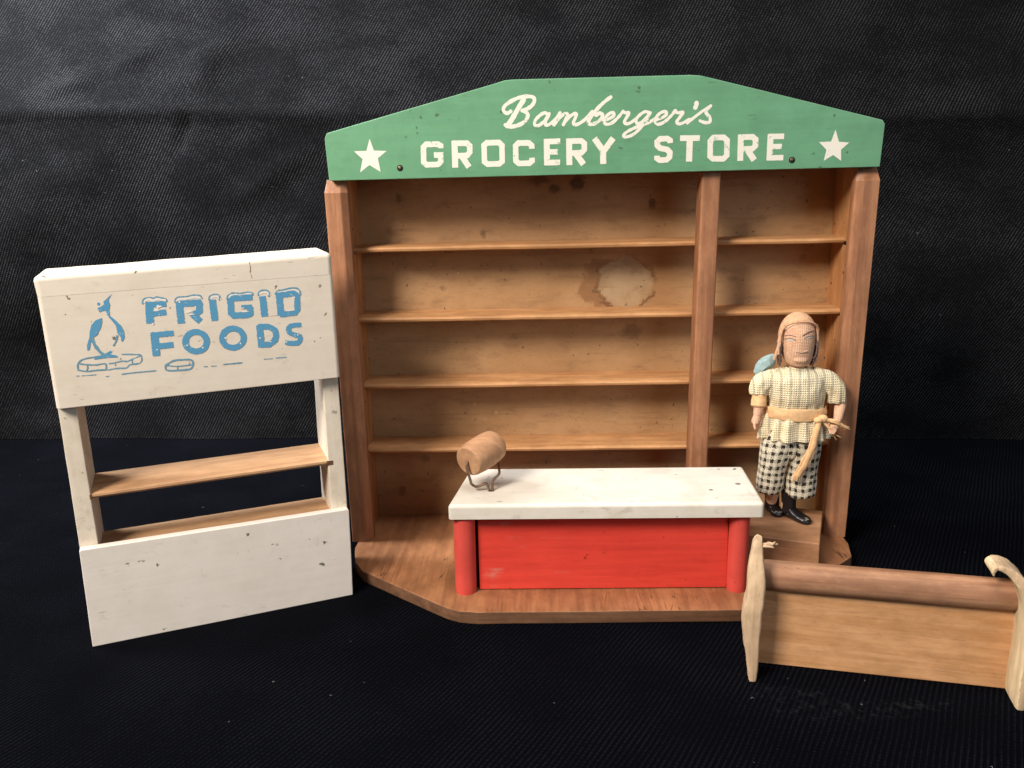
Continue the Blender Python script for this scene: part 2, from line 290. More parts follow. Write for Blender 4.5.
BIRD_LINES = [([(22.9, 186.1), (23.4, 182.4), (25.3, 178.3), (27.6, 175.5)], 1.42), ([(35.5, 185.9), (34.6, 183.0), (33.0, 180.6)], 0.78), ([(13.5, 168.5), (13.9, 172.2), (16.8, 174.4), (22.8, 175.1), (26.8, 175.4)], 0.64), ([(14.0, 172.3), (18.3, 171.2), (22.8, 170.6), (27.5, 170.7), (27.5, 167.4)], 0.64), ([(13.5, 168.6), (17.8, 167.4), (22.4, 167.5), (27.4, 167.3)], 0.64), ([(18.2, 171.1), (18.4, 169.1), (17.4, 167.6)], 0.57), ([(29.5, 170.5), (32.8, 170.8), (36.3, 171.3), (38.9, 170.9), (41.7, 171.9)], 0.64), ([(28.5, 167.0), (33.1, 167.4), (37.9, 167.2), (40.0, 168.8), (45.5, 169.4), (46.5, 173.3), (44.1, 174.3), (36.7, 175.2)], 0.64), ([(32.4, 170.3), (32.6, 169.1)], 0.5), ([(41.6, 172.0), (41.4, 169.4)], 0.5), ([(41.7, 171.9), (45.9, 173.3)], 0.43), ([(12.3, 165.3), (13.6, 165.2)], 0.43), ([(15.0, 165.1), (18.1, 165.0), (22.0, 165.0)], 0.43), ([(26.9, 163.4), (28.4, 163.4)], 0.43), ([(35.3, 163.8), (40.8, 164.0), (46.2, 163.9), (52.8, 163.9)], 0.57), ([(58.7, 166.7), (58.8, 163.7), (64.9, 162.8), (72.0, 163.2), (73.0, 167.9), (67.7, 168.8), (62.9, 168.7), (58.9, 166.6)], 0.92), ([(59.1, 166.3), (65.2, 165.2), (72.1, 165.4)], 0.64), ([(65.0, 165.4), (64.5, 162.8)], 0.64)]
BIRD_POLYS = [[(35.8, 209.5), (33.8, 206.7), (33.8, 204.5), (34.1, 203.4), (33.3, 200.6), (33.3, 197.5), (32.0, 197.6), (31.6, 200.3), (30.5, 200.5), (28.3, 199.8), (27.6, 202.2), (29.3, 202.7), (31.2, 204.0), (30.9, 205.4), (32.9, 207.0)], [(29.1, 196.6), (25.7, 195.4), (23.4, 193.0), (22.0, 189.2), (21.5, 186.3), (19.7, 182.0), (19.5, 179.0), (20.7, 179.3), (21.9, 183.7), (23.4, 186.0), (25.3, 187.0), (27.7, 190.8), (29.0, 194.4)], [(32.8, 197.9), (35.2, 195.3), (38.1, 191.5), (39.3, 188.2), (39.2, 184.6), (37.9, 182.4), (37.2, 182.6), (37.3, 184.8), (35.9, 187.0), (35.6, 191.5), (33.9, 194.6), (32.5, 196.7)], [(22.0, 174.1), (27.4, 176.0), (31.3, 177.9), (31.7, 176.9), (30.3, 176.0), (34.0, 174.7), (34.3, 173.7), (28.7, 174.0), (22.6, 173.6)], [(27.8, 205.0), (28.5, 205.3), (29.1, 204.8), (29.0, 203.8), (28.3, 203.5), (27.7, 204.0)]]
FLECKS = [((59.3, 200.5), 1.15, 0.67), ((57.2, 198.5), 1.53, 0.57), ((58.4, 200.6), 0.77, 1.34), ((73.8, 196.3), 1.92, 0.77), ((75.3, 194.7), 2.49, 0.48), ((103.9, 196.0), 1.34, 0.38), ((105.0, 193.8), 2.49, 0.38), ((133.8, 199.9), 0.86, 0.57), ((130.6, 192.5), 3.26, 0.48), ((69.9, 202.2), 0.57, 0.57), ((71.3, 176.9), 0.57, 0.57), ((79.6, 174.8), 0.57, 0.57), ((92.7, 179.2), 0.57, 0.77), ((100.7, 175.3), 0.48, 0.57), ((112.1, 177.4), 0.57, 0.57), ((55.2, 176.0), 0.48, 0.48), ((54.5, 190.9), 0.77, 0.57), ((117.8, 174.7), 0.77, 0.48), ((134.0, 177.3), 0.57, 0.48), ((126.9, 173.7), 0.48, 0.57)]
CAM_POS = (-0.04192, -0.57408, 0.27062); CAM_ROT = (-0.03262, 0.24647, -0.02368)     # metres; yaw, tilt down, roll
# ------------------------------------------------------------------ materials
WHITE = (.735, .69, .615); WHITE2 = (.66, .605, .525)
M_post = wood('post_wood', (.44, .205, .105), (.26, .112, .055), 'z', 170, 30, .5, .35, .25, .5, (.60, .33, .17))
M_side = wood('side_wood', (.56, .28, .115), (.39, .17, .062), 'z', 150, 26, .55, .35, .35, .3)
M_shelf = wood('shelf_wood', (.66, .36, .165), (.47, .225, .09), 'x', 170, 30, .55, .35, .3, .5, (.66, .40, .22))
M_edge = wood('base_edge_wood', (.20, .098, .052), (.12, .056, .03), 'x', 190, 40, .6, .3, .45, .6, (.55, .33, .18))
M_base = wood('base_wood', (.385, .175, .078), (.235, .096, .042), 'y', 140, 26, .42, .35, .4, .7, (.60, .33, .17), .5, cracks=.75)
M_block = wood('block_wood', (.42, .215, .11), (.30, .14, .065), 'x', 130, 24, .6, .4, .3, .5)
M_board = wood('board_wood', (.70, .385, .195), (.54, .27, .115), 'x', 210, 48, .5, .3, .14, .3, (.68, .45, .25))
M_dowel = wood('dowel_wood', (.46, .245, .140), (.27, .125, .068), 'x', 230, 46, .55, .3, .4, .3)
M_roll = wood('roll_wood', (.58, .33, .185), (.42, .215, .11), 'x', 260, 60, .6, .4, .25, .4)
M_fshelf = wood('bare_shelf_wood', (.49, .29, .155), (.37, .20, .10), 'x', 150, 26, .55, .35, .2, .3)
M_endin = wood('pale_inner_wood', (.76, .62, .40), (.66, .50, .30), 'z', 200, 40, .75, .25, .2, .3, (.80, .70, .5))
M_endp = wood('pale_split_wood', (.64, .46, .295), (.50, .34, .21), 'z', 330, 70, .8, .25, .3, .3, (.74, .62, .44))
M_green = paint('green_paint', (.128, .325, .184), (.102, .265, .146), (.62, .55, .42), 'x', .5, .7, .6, (.03, .03, .025), .1, (.10, .22, .13))
M_red = paint('red_paint', (.74, .064, .042), (.60, .046, .032), (.68, .25, .18), 'x', .42, .6, .5, (.12, .01, .01), .15, (.38, .03, .02), cover=((.62, .24, .19), .7), streak=.75)
M_redleg = paint('red_leg_paint', (.68, .082, .062), (.58, .064, .048), (.68, .25, .18), 'z', .5, .5, .35, (.15, .02, .02), .15, (.42, .05, .04))
M_white = paint('white_paint', WHITE, WHITE2, (.58, .49, .38), 'x', .42, .30, .9, (.10, .08, .07), .34, (.50, .42, .33))
M_cream = paint('cream_paint', (.735, .66, .565), (.68, .60, .50), (.62, .53, .42), 'x', .5, .25, .9, (.14, .11, .09), .22, (.64, .54, .42))
M_creamz = paint('cream_upright_paint', (.76, .68, .57), (.63, .54, .43), (.52, .42, .30), 'z', .55, .5, .55, (.14, .11, .09), .35, (.52, .43, .33), cover=((.42, .33, .24), .35))
M_chalk = paint('chalky_paint', (.77, .715, .66), (.715, .655, .595), (.66, .58, .48), 'x', .5, .30, .9, (.12, .10, .08), .22, (.60, .53, .45))
def lettering_paint(name, col, under, chip=.62):
    n = N(name); v = n.obj
    w = n.noise(v, 420, 4, .7); w2 = n.noise(v, 90, 2, .5)
    c = n.mix(n.mul(n.step(w, chip, chip + .06), n.step(w2, .42, .55)), col, under)
    return n.done(c, .5, n.bump(w, .15, .0003), .4)
M_rollend = wood('roll_end_wood', (.60, .35, .20), (.48, .255, .135), 'y', 190, 60, .65, .3, .25, .3)
M_let = lettering_paint('white_lettering', (.76, .73, .64), (.22, .38, .25), .58)
M_blue = lettering_paint('blue_lettering', (.095, .30, .49), (.50, .58, .60), .60)
M_blueline = lettering_paint('blue_line_lettering', (.14, .30, .41), (.60, .56, .48), .60)
M_snow = lettering_paint('snow_lettering', (.78, .75, .70), (.70, .66, .58))
def plain(name, col, rough=.5, spec=.4, metallic=0, var=.25, scale=150, bump=.2):
    n = N(name); a = n.noise(n.obj, scale, 4, .65)
    c = n.mix(n.step(a, .3, .75), col, tuple(x * (1 - var) for x in col))
    return n.done(c, rough, n.bump(a, bump, .0004), spec, Metallic=metallic)
M_nail = plain('nail_iron', (.16, .12, .085), .45, .5, .7, .6, 600)
M_wire = plain('rusty_wire', (.24, .16, .11), .5, .5, .55, .45, 500)
M_endshade = plain('raw_end_gap_shade', (.055, .022, .014), .9, .1, 0, .6, 500)
M_slot = plain('slot_wood', (.16, .085, .045), .9, .1, 0, .5, 500)
M_dark = plain('dark_gap', (.010, .007, .005), .9, .1)

def fibreboard():
    n = N('back_fibreboard'); v = n.obj; s = n.sep(v); x, z = s[0], s[2]
    fib = n.noise(n.mapping(v, (260, 260, 520)), 1, 4, .7); lo = n.noise(v, 17, 4, .6)
    c = n.mix(n.step(lo, .3, .72), (.445, .265, .130), (.36, .200, .090))
    c = n.mix(n.mul(n.step(fib, .5, .8), .4), c, (.24, .12, .05))
    wob = n.math('SUBTRACT', n.noise(v, 75, 4, .6), .5); wob2 = n.math('SUBTRACT', n.noise(v, 260, 3, .6), .5)
    def d(cx, cz, rx, rz, k=.9):
        a = n.math('DIVIDE', n.math('SUBTRACT', x, cx * MM), rx * MM); b = n.math('DIVIDE', n.math('SUBTRACT', z, cz * MM), rz * MM)
        r = n.math('SQRT', n.add(n.mul(a, a), n.mul(b, b)))
        return n.add(r, n.add(n.mul(wob, k), n.mul(wob2, k * .5)))
    # water mark: brown tide line, pale washed middle
    r = d(22, 188, 21, 20, .8); r2 = d(11, 188, 20, 18, 1.0)
    c = n.mix(n.mul(n.step(r2, 1.15, .95), .7), c, (.225, .102, .04))
    c = n.mix(n.mul(n.mul(n.step(n.math('ABSOLUTE', n.math('SUBTRACT', r, 1.02)), .10, .02), n.step(n.noise(v, 55, 2), .40, .56)), .8), c, (.14, .065, .03))
    c = n.mix(n.mul(n.step(r, 1.02, .84), .8), c, n.mix(n.step(n.noise(v, 85, 5, .7), .35, .7), (.45, .325, .195), (.35, .235, .13)))
    for cx, cz, rx, rz, st in ((-80, 227, 3.4, 4.5, .7), (-14, 261, 7, 6, .9), (-28, 257, 7, 4, .8), (-38, 263, 9, 4, .7), (41, 245, 3, 4, .8), (-150, 29, 3.5, 4.5, .6), (-141, 252, 3, 5, .7),
                                (-112, 187, 3, 3.5, .5), (-131, 55, 4, 3, .45), (28, 153, 9, 7, .5), (8, 250, 3, 3, .3), (120, 232, 5, 5, .3), (-60, 150, 4, 3, .35), (-105, 214, 3, 2, .4), (100, 190, 4, 3, .3), (150, 205, 3, 3, .35)):
        c = n.mix(n.mul(n.step(d(cx, cz, rx, rz, 2.2), 1.15, .35), st * .85), c, (.065, .036, .02))
    for cx, cz, rx in ((-91, 98, 1.3), (-75, 91, 1.6), (-84, 86, .9), (-120, 205, 1.0), (-100, 198, .9)):
        c = n.mix(n.mul(n.step(d(cx, cz, rx, rx, 1.4), 1.1, .5), .5), c, (.56, .42, .26))
    gr = n.noise(n.mapping(v, (38, 38, 95)), 1, 6, .72)
    c = n.mix(n.mul(n.step(gr, .48, .72), .5), c, (.19, .105, .055))
    c = n.mix(n.mul(n.step(gr, .44, .26), .35), c, (.52, .33, .17))
    sk = n.noise(n.mapping(v, (14, 14, 240)), 1, 3, .6)
    c = n.mix(n.mul(n.step(sk, .58, .70), .3), c, (.22, .12, .06))
    sp = n.noise(v, 330, 2, .5)
    c = n.mix(n.mul(n.step(sp, .70, .75), .75), c, (.07, .04, .022))
    return n.done(c, .62, n.bump(fib, .25, .0004), .3)
M_fibre = fibreboard()

# ------------------------------------------------------------------ toy grocery shop
store = thing('toy_shop', 'wooden toy shop with four long shelves, clipped front base and green painted sign', 'toy shop')
base_top = [(-177, 53), (-177, -10), (-172, -33), (-164, -47), (-101, -98.5), (-93, -102.5), (-82, -104), (78, -103), (92, -101.5), (101, -97), (157, -45), (171, -31), (176, -10), (177, 53)]
MB().prism(base_top, 0, 8.3, 1.1, 2, axis='z', jitter=.25, seed=3).build('base', [M_base, M_edge], store)
for o_ in store.children:
    if o_.name == 'base':
        for p_ in o_.data.polygons: p_.material_index = 1 if abs(p_.normal.z) < .5 else 0
MB().prism([(-177.5, 8.3), (177.5, 8.3), (177.5, 267), (-177.5, 267)], 50, 53.2).build('back_panel', M_fibre, store)
for s in (-1, 1):
    b = MB()
    x0, x1 = sorted((s * 169.7, s * 179.2))
    b.box(x0, x1, 10.4, 50, 8.4, 266.8, .4)
    for z in (220.9, 171.3, 122.3, 73.2):                            # dark box painted as the shade in the notch under each shelf end
        b.box(*sorted((s * 169.55, s * 172)), 19.4, 24, z - 5.3, z - 2.6, 0, mat=1)
    for y, z in ((24, 232), (46, 230), (22, 196), (44, 186), (30, 150), (47, 132), (26, 104)):
        x = s * 169.6; r_ = random.uniform(.4, .9)
        b.ball((x, y + random.uniform(-2, 2), z + random.uniform(-4, 4)), (.18, r_, r_ * 1.3), 1, 8, 6)
    sp = b.build('side_panel', [M_side, M_dark], store)
    # front post: chamfered inner edge, bevelled top, leaning out a little at the head
    ob, ot = (-180.6, -182.2) if s < 0 else (177.4, 182.0)
    def section(o, z, cut):
        c = s * (abs(o) - 10.6); i = c - s * 4.2
        pr = [(o, 10.2), (o, .5), (o - s * .5, 0), (c + s * .4, 0), (c - s * .2, .3), (i + s * .3, 3.9), (i, 4.6), (i, 10.2)]
        if cut: pr = [(x + (s * -1.3 if abs(x - o) < 1 else s * 1.0 if abs(x - c) > 1.5 else 0), max(y, 4.8)) for x, y in pr]
        return [(x, y, z) for x, y in pr]
    p = MB(); bm_ = bmesh.new(); S3 = [section(ob, 8.4, 0), section(ot, 258.6, 0), section(ot, 267.0, 1)]
    V3 = [[bm_.verts.new(q) for q in r_] for r_ in S3]; k = 8
    bm_.faces.new(V3[0]); bm_.faces.new(V3[2][::-1])
    for A, B in ((V3[0], V3[1]), (V3[1], V3[2])):
        for q in range(k): bm_.faces.new((A[q], B[q], B[(q + 1) % k], A[(q + 1) % k]))
    bmesh.ops.recalc_face_normals(bm_, faces=bm_.faces)
    p.bm(bm_); p.build('front_post', M_post, store, angle=14)
MB().box(-178.5, 178.5, 6.05, 53, 267.1, 274, .3).build('top_board', M_side, store)
for z in (220.9, 171.3, 122.3, 73.2):
    b = MB(); k = 26; top = []; rings = []
    for q in range(k + 1):                                            # nosed front edge, slightly uneven from hand sanding
        x = -171.2 + 342.4 * q / k
        w = 1.1 * mnoise.noise(Vector((x * .021, z, 3))) + .35 * mnoise.noise(Vector((x * .12, z, 5)))
        e = 4.5 * max(0, 1 - min(x + 170.6, 170.6 - x) / 9) ** 2 * .25
        yf = 20.8 + w * .5 + e; dz = .30 * mnoise.noise(Vector((x * .018, z, 9)))
        rings.append([(x, 49.9, z), (x, yf + 2.6, z + dz), (x, yf + .7, z - .7 + dz), (x, yf, z - 1.9 + dz), (x, yf + .5, z - 3.3 + dz), (x, yf + 1.8, z - 4.0 + dz), (x, 49.9, z - 4.0)])
    b.loft(rings); b.build('shelf', M_shelf, store, angle=30)
b = MB()
bm_ = bmesh.new()
lo = [bm_.verts.new(q) for q in ((64.0, 3, 8.4), (76.6, 3, 8.4), (76.6, 20.2, 8.4), (64.0, 20.2, 8.4))]
hi = [bm_.verts.new(q) for q in ((67.2, 3, 266), (79.7, 3, 266), (79.7, 20.2, 266), (67.2, 20.2, 266))]
bm_.faces.new(lo[::-1]); bm_.faces.new(hi)
for q in range(4): bm_.faces.new((lo[q], lo[(q + 1) % 4], hi[(q + 1) % 4], hi[q]))
bmesh.ops.bevel(bm_, geom=[e for e in bm_.edges if e.calc_length() > 100], offset=1.3, segments=3, profile=.5, affect='EDGES')
b.bm(bm_); b.build('divider_post', M_post, store)
SIGN_Y = -3.0
sign_out = [(-177.7, 266.5), (-178.7, 292.6), (-177.2, 296.6), (-66, 324.6), (-60.4, 326.2), (-54, 326.5), (56, 326.4), (62.6, 326.0), (69, 324.5), (179.3, 296.2), (181.0, 293.6), (179.8, 267.2)]
sign = MB().prism(sign_out, SIGN_Y, 6, .7, 2).build('sign', M_green, store)
b = MB()
for pts, w in SCRIPT: stroke(b, pts, w * 1.12, SIGN_Y - .06, True, taper=.28)
b.build('script_lettering', M_let, sign, smooth=False)
for word in (BLOCK[:15], BLOCK[15:]):
    b = MB()
    for pts, w in word: stroke(b, pts, w * 1.06, SIGN_Y - .06, False, curve=False, rough=.12)
    b.build('block_lettering', M_let, sign, smooth=False)
for st in STARS:
    b = MB(); polyface(b, st, SIGN_Y - .06); b.build('star', M_let, sign, smooth=False)
for x, z in SIGN_NAILS:
    b = MB(); b.ball((x, SIGN_Y - .1, z), (1.55, .9, 1.55), 0, 14, 8); b.tube([(x, SIGN_Y - .22, z), (x, SIGN_Y + .3, z)], 2.0, 14, 1)
    b.build('nail', [M_nail, M_dark], sign)

# ------------------------------------------------------------------ white toy display case, no back
case = thing('display_case', 'open white toy food display case with blue snow-capped lettering and a bird', 'toy display case', (-309.87, -126.62, 0), .40666)
bm_ = bmesh.new(); v8 = [bm_.verts.new((x, y, z)) for y in (.05, 5.4) for x, z in ((-.2, 147.4), (157.6, 148.2), (157.8, 212.15), (-.9, 210.05))]
for q in ((0, 1, 2, 3), (7, 6, 5, 4), (0, 4, 5, 1), (1, 5, 6, 2), (2, 6, 7, 3), (3, 7, 4, 0)): bm_.faces.new([v8[i] for i in q])
bmesh.ops.recalc_face_normals(bm_, faces=bm_.faces)
bmesh.ops.bevel(bm_, geom=[e for e in bm_.edges if abs(e.verts[0].co.z - e.verts[1].co.z) > 30 and e.verts[0].co.y < 1], offset=2.4, segments=5, profile=.5, affect='EDGES')
bmesh.ops.bevel(bm_, geom=[e for e in bm_.edges if all(v.co.z < 149 and v.co.y < 3 for v in e.verts)], offset=.6, segments=2, profile=.5, affect='EDGES')
b = MB(); b.bm(bm_); hp = b.build('header_panel', M_cream, case)
b = MB()
bm_ = bmesh.new(); q8 = [(x, y, z) for y in (0, 44) for x, z in ((-.95, 210.15), (157.75, 212.25), (157.9, 225.2), (-1.6, 221.4))]
v8 = [bm_.verts.new(q) for q in q8]
for q in ((0, 1, 2, 3), (7, 6, 5, 4), (0, 4, 5, 1), (1, 5, 6, 2), (2, 6, 7, 3), (3, 7, 4, 0)): bm_.faces.new([v8[i] for i in q])
bmesh.ops.recalc_face_normals(bm_, faces=bm_.faces)
bmesh.ops.bevel(bm_, geom=[e for e in bm_.edges if not all(v.co.z < 214 for v in e.verts)], offset=3.0, segments=6, profile=.5, affect='EDGES')
bmesh.ops.subdivide_edges(bm_, edges=[e for e in bm_.edges if e.calc_length() > 60], cuts=16, use_grid_fill=True)
for v in bm_.verts:
    if v.co.z > 214: v.co += mnoise.noise_vector(v.co * .06) * .3
b.bm(bm_)
stroke(b, [(49.5, 221.0), (48.2, 219.2), (47.0, 217.2)], .7, -.05, True, 1, True, .5)
stroke(b, [(110.2, 222.2), (110.5, 219), (110.2, 216.5)], .55, -.05, True, 1, True, .6)
stroke(b, [(110.4, 215.6), (110.8, 213)], .3, -.05, True, 1)
b.build('top_board', [M_cream, plain('paint_crack', (.30, .22, .15), .8, .1)], case)
for x0, x1, t0, t1 in ((-.4, 10.0, -.1, 9.0), (145.8, 156.6, 148.4, 157.5)):
    bm_ = bmesh.new()
    lo = [bm_.verts.new(q) for q in ((x0, 5.6, 0), (x1, 5.6, 0), (x1, 44, 0), (x0, 44, 0))]
    hi = [bm_.verts.new(q) for q in ((t0, 5.6, 210), (t1, 5.6, 210), (t1, 44, 210), (t0, 44, 210))]
    bm_.faces.new(lo[::-1]); bm_.faces.new(hi)
    for q in range(4): bm_.faces.new((lo[q], lo[(q + 1) % 4], hi[(q + 1) % 4], hi[q]))
    bmesh.ops.bevel(bm_, geom=list(bm_.edges), offset=.7, segments=2, profile=.5, affect='EDGES')
    bmesh.ops.subdivide_edges(bm_, edges=[e for e in bm_.edges if e.calc_length() > 60], cuts=24, use_grid_fill=True)
    for v in bm_.verts: v.co += mnoise.noise_vector(v.co * .07) * .22
    b = MB(); b.bm(bm_)
    for z in (92.3,):                                                 # slot the shelf slides into
        b.box(x0 + (7.0 if x0 < 50 else .4), x1 - (.2 if x0 < 50 else 6.6), 5.5, 8, z - 1.9, z + .9, 0, mat=1)
    b.build('upright', [M_creamz, M_slot], case)
for z, yf, yb in ((94.0, 5.9, 43.5), (57.6, 6.2, 37)):
    rings = []
    for q in range(19):
        x = 5.4 + (151.2 - 5.4) * q / 18; w = .35 * mnoise.noise(Vector((x * .05, z, 1)))
        rings.append([(x, yb, z), (x, yf + 2.2 + w, z), (x, yf + .4 + w, z - .9), (x, yf + .2 + w, z - 2.2), (x, yf + 1.6 + w, z - 3.6), (x, yb, z - 3.6)])
    MB().loft(rings).build('shelf', M_fshelf, case, angle=30)
MB().prism([(-1.1, 0), (155.4, 0), (157.0, 59.6), (156.2, 60.8), (.8, 62.6), (-.1, 61.8)], 0, 5.4, 1.3, 3, jitter=.15, seed=8).build('front_panel', M_chalk, case)
b = MB()
for k_, (pts, w) in enumerate(FRIGID): stroke(b, pts, w * 1.12, -.06, False, 0, k_ >= len(FRIGID) - 2, rough=.42)
for pts, w in RINGS: stroke(b, pts, w, -.06, False, 0, False, rough=.25)
for i, (pts, w) in enumerate(THIN): stroke(b, pts, w * 1.15, -.06, True, 1, True, .5, .12)
for pts, w in THIN[:6]: stroke(b, [(x, z - .95) for x, z in pts[1:-1]], 1.7, -.05, True, 2, True, .4, .15)
for (x, z), rx, rz in FLECKS:
    a0 = random.random() * 6; k = 9
    polyface(b, [(x + rx * math.cos(a0 + 6.283 * j / k) * random.uniform(.6, 1.15), z + rz * math.sin(a0 + 6.283 * j / k) * random.uniform(.6, 1.15)) for j in range(k)], -.17, 2)
b.build('snowy_lettering', [M_blue, M_blueline, M_snow], hp, smooth=False)
b = MB()
for p in BIRD_POLYS: polyface(b, p, -.06)
for pts, w in BIRD_LINES: stroke(b, pts, w * 1.1, -.06, True, 1, True, .45, .12)
b.build('bird_emblem', [M_blue, M_blueline], hp, smooth=False)

# ------------------------------------------------------------------ red counter with white top
counter = thing('toy_counter', 'red toy shop counter with a white slab top standing on the shop base', 'toy counter', (0, 0, 8.35))
zt = 62.5
rings = []
xf0, xf1, xb0, xb1 = -99.6, 94.6, -90.6, 96.4                          # worn front corners, left end cut at a slant
b = MB(); bm_ = bmesh.new()
lo = [bm_.verts.new((x, y, zt - 9.6)) for x, y in ((xf0, -84.6), (xf1, -86), (xb1, -22.2), (xb0, -20.3))]
hi = [bm_.verts.new((x, y, zt)) for x, y in ((xf0, -84.6), (xf1, -86), (xb1, -22.2), (xb0, -20.3))]
bm_.faces.new(lo[::-1]); bm_.faces.new(hi)
for q in range(4): bm_.faces.new((lo[q], lo[(q + 1) % 4], hi[(q + 1) % 4], hi[q]))
bmesh.ops.recalc_face_normals(bm_, faces=bm_.faces)
fe = [e for e in bm_.edges if all(v.co.z > zt - 1 and v.co.y < -60 for v in e.verts)]
fe += [e for e in bm_.edges if all(v.co.z > zt - 1 for v in e.verts) and abs(e.verts[0].co.y - e.verts[1].co.y) > 20]
for e in bm_.edges:
    if abs(e.verts[0].co.z - e.verts[1].co.z) > 5 and e.verts[0].co.y < -60 and e not in fe: fe.append(e)
bmesh.ops.bevel(bm_, geom=fe, offset=2.5, segments=5, profile=.5, affect='EDGES')
b.bm(bm_)
top = b.build('countertop', M_white, counter)
for x, y, r in ((85.5, -54, 1.8), (66.2, -64, 1.4), (-82.5, -52, 1.9)):
    MB().prism([(x + r * math.cos(.4 * k), y + r * math.sin(.4 * k) * .95) for k in range(16)], zt - .4, zt + .06, 0, axis='z').build('nail', plain('nail_filler', (.23, .20, .18), .6) if 'nail_filler' not in bpy.data.materials else bpy.data.materials['nail_filler'], top)
MB().box(-82.0, 75.6, -75.5, -71.2, .5, 52.8, .5, jitter=.1).build('front_panel', M_red, counter)
b = MB(); b.box(-90, 81, -71, -67, .25, 52.8, .3)  # added dark board: shadow in the gaps by the legs, plus ragged raw ends
for k in range(60):
    x = random.choice((-82.4, 75.9)); z = random.uniform(1, 51); b.ball((x, -74.2 + random.random(), z), (random.uniform(.3, .7), .6, random.uniform(.5, 1.6)), 0, 7, 5)
b.build('gap_shadow_board', M_endshade, counter)
for x, r in ((-90.6, 6.9), (81.9, 6.3)):
    rings = []
    for q in range(13):
        z = .02 + 52.7 * q / 12; rr = r * (1 - .06 * (q == 0)) + .12 * mnoise.noise(Vector((x, z * .06, 0)))
        rings.append([(x + .4 * (z / 52 - .5) + rr * math.cos(6.28319 * j / 28), -76.2 + rr * math.sin(6.28319 * j / 28), z) for j in range(28)])
    MB().loft(rings).build('leg', M_redleg, counter)
MB().box(-80, 75, -34, -28, .25, 52.8, .6).build('rear_panel', M_red, counter)

# ------------------------------------------------------------------ wooden roll on a bent wire
roll = thing('roll_holder', 'small wooden roll on bent rusty wire standing on the white countertop', 'roll holder', (-73.8, -61.3, 70.85))
ax = Vector((.61, .77, .17)).normalized(); cen = Vector((-5.2, 8.5, 23.4))
rings = []; pr = [(-14.4, 8.6), (-14.2, 9.5), (-13.5, 10.2), (-12, 10.7), (-6, 11.3), (2, 11.4), (8, 11.0), (11, 10.4), (12.7, 9.3), (13.4, 7.6), (13.5, 6)]
a1 = ax.orthogonal().normalized(); a2 = ax.cross(a1)
for t, r in pr:
    rings.append([cen + ax * t + (a1 * math.cos(6.28319 * j / 36) + a2 * math.sin(6.28319 * j / 36)) * (r * (1 + .03 * math.sin(2 * 6.28319 * j / 36 + 1)) + .12 * mnoise.noise(Vector((t * .2, j * .4, 0)))) for j in range(36)])
ro_ = MB().loft(rings).build('roll', [M_roll, M_rollend], roll, angle=30)
for p_ in ro_.data.polygons:
    if p_.normal.dot(ax) < -.85: p_.material_index = 1
eL = cen - ax * 14.2; eR = cen + ax * 13.4
b = MB()
wl = resample([tuple(eL + ax * 4), tuple(eL - ax * .3), tuple(eL + Vector((-.7, -2.0, -3.5))), tuple(eL + Vector((1.4, -2.6, -12))), (-12.2, -1.0, 5.2), (-9.0, -.6, 3.0), (-5.4, -.5, 4.6), (-3.0, -.4, 5.2), (-1.6, -.2, 2.6), (-.9, 0, -1.5)], 8)
wr = resample([tuple(eR - ax * 4), tuple(eR + ax * .5), tuple(eR + Vector((1.0, .2, -3.2))), tuple(eR + Vector((1.0, -3, -9))), (5.4, 5.0, 10.5), (2.2, 2.4, 7.4), (1.0, .8, 4.8), (.9, .2, -1.5)], 8)
b.tube(wl, .85, 10); b.tube(wr, .85, 10); b.build('wire', M_wire, roll)
MB().prism([(2.3 * math.cos(.42 * k) , 1.3 * math.sin(.42 * k)) for k in range(15)], -.02, .05, 0, axis='z').build('drilled_hole', M_dark, roll)
MB().tube([eL - ax * .08, eL + ax * .02], 1.55, 14).build('axle_hole', M_dark, roll)

# ------------------------------------------------------------------ block the doll stands on
block = thing('wood_block', 'plain brown wood block on the shop base under the doll', 'wood block', (140.6, -54.2, 8.4), math.radians(-19.5))
bk = MB().box(-47.5, 0, 0, 59, 0, 19.9, .9, 3, jitter=.15, seed=6).build('block', M_block, block)

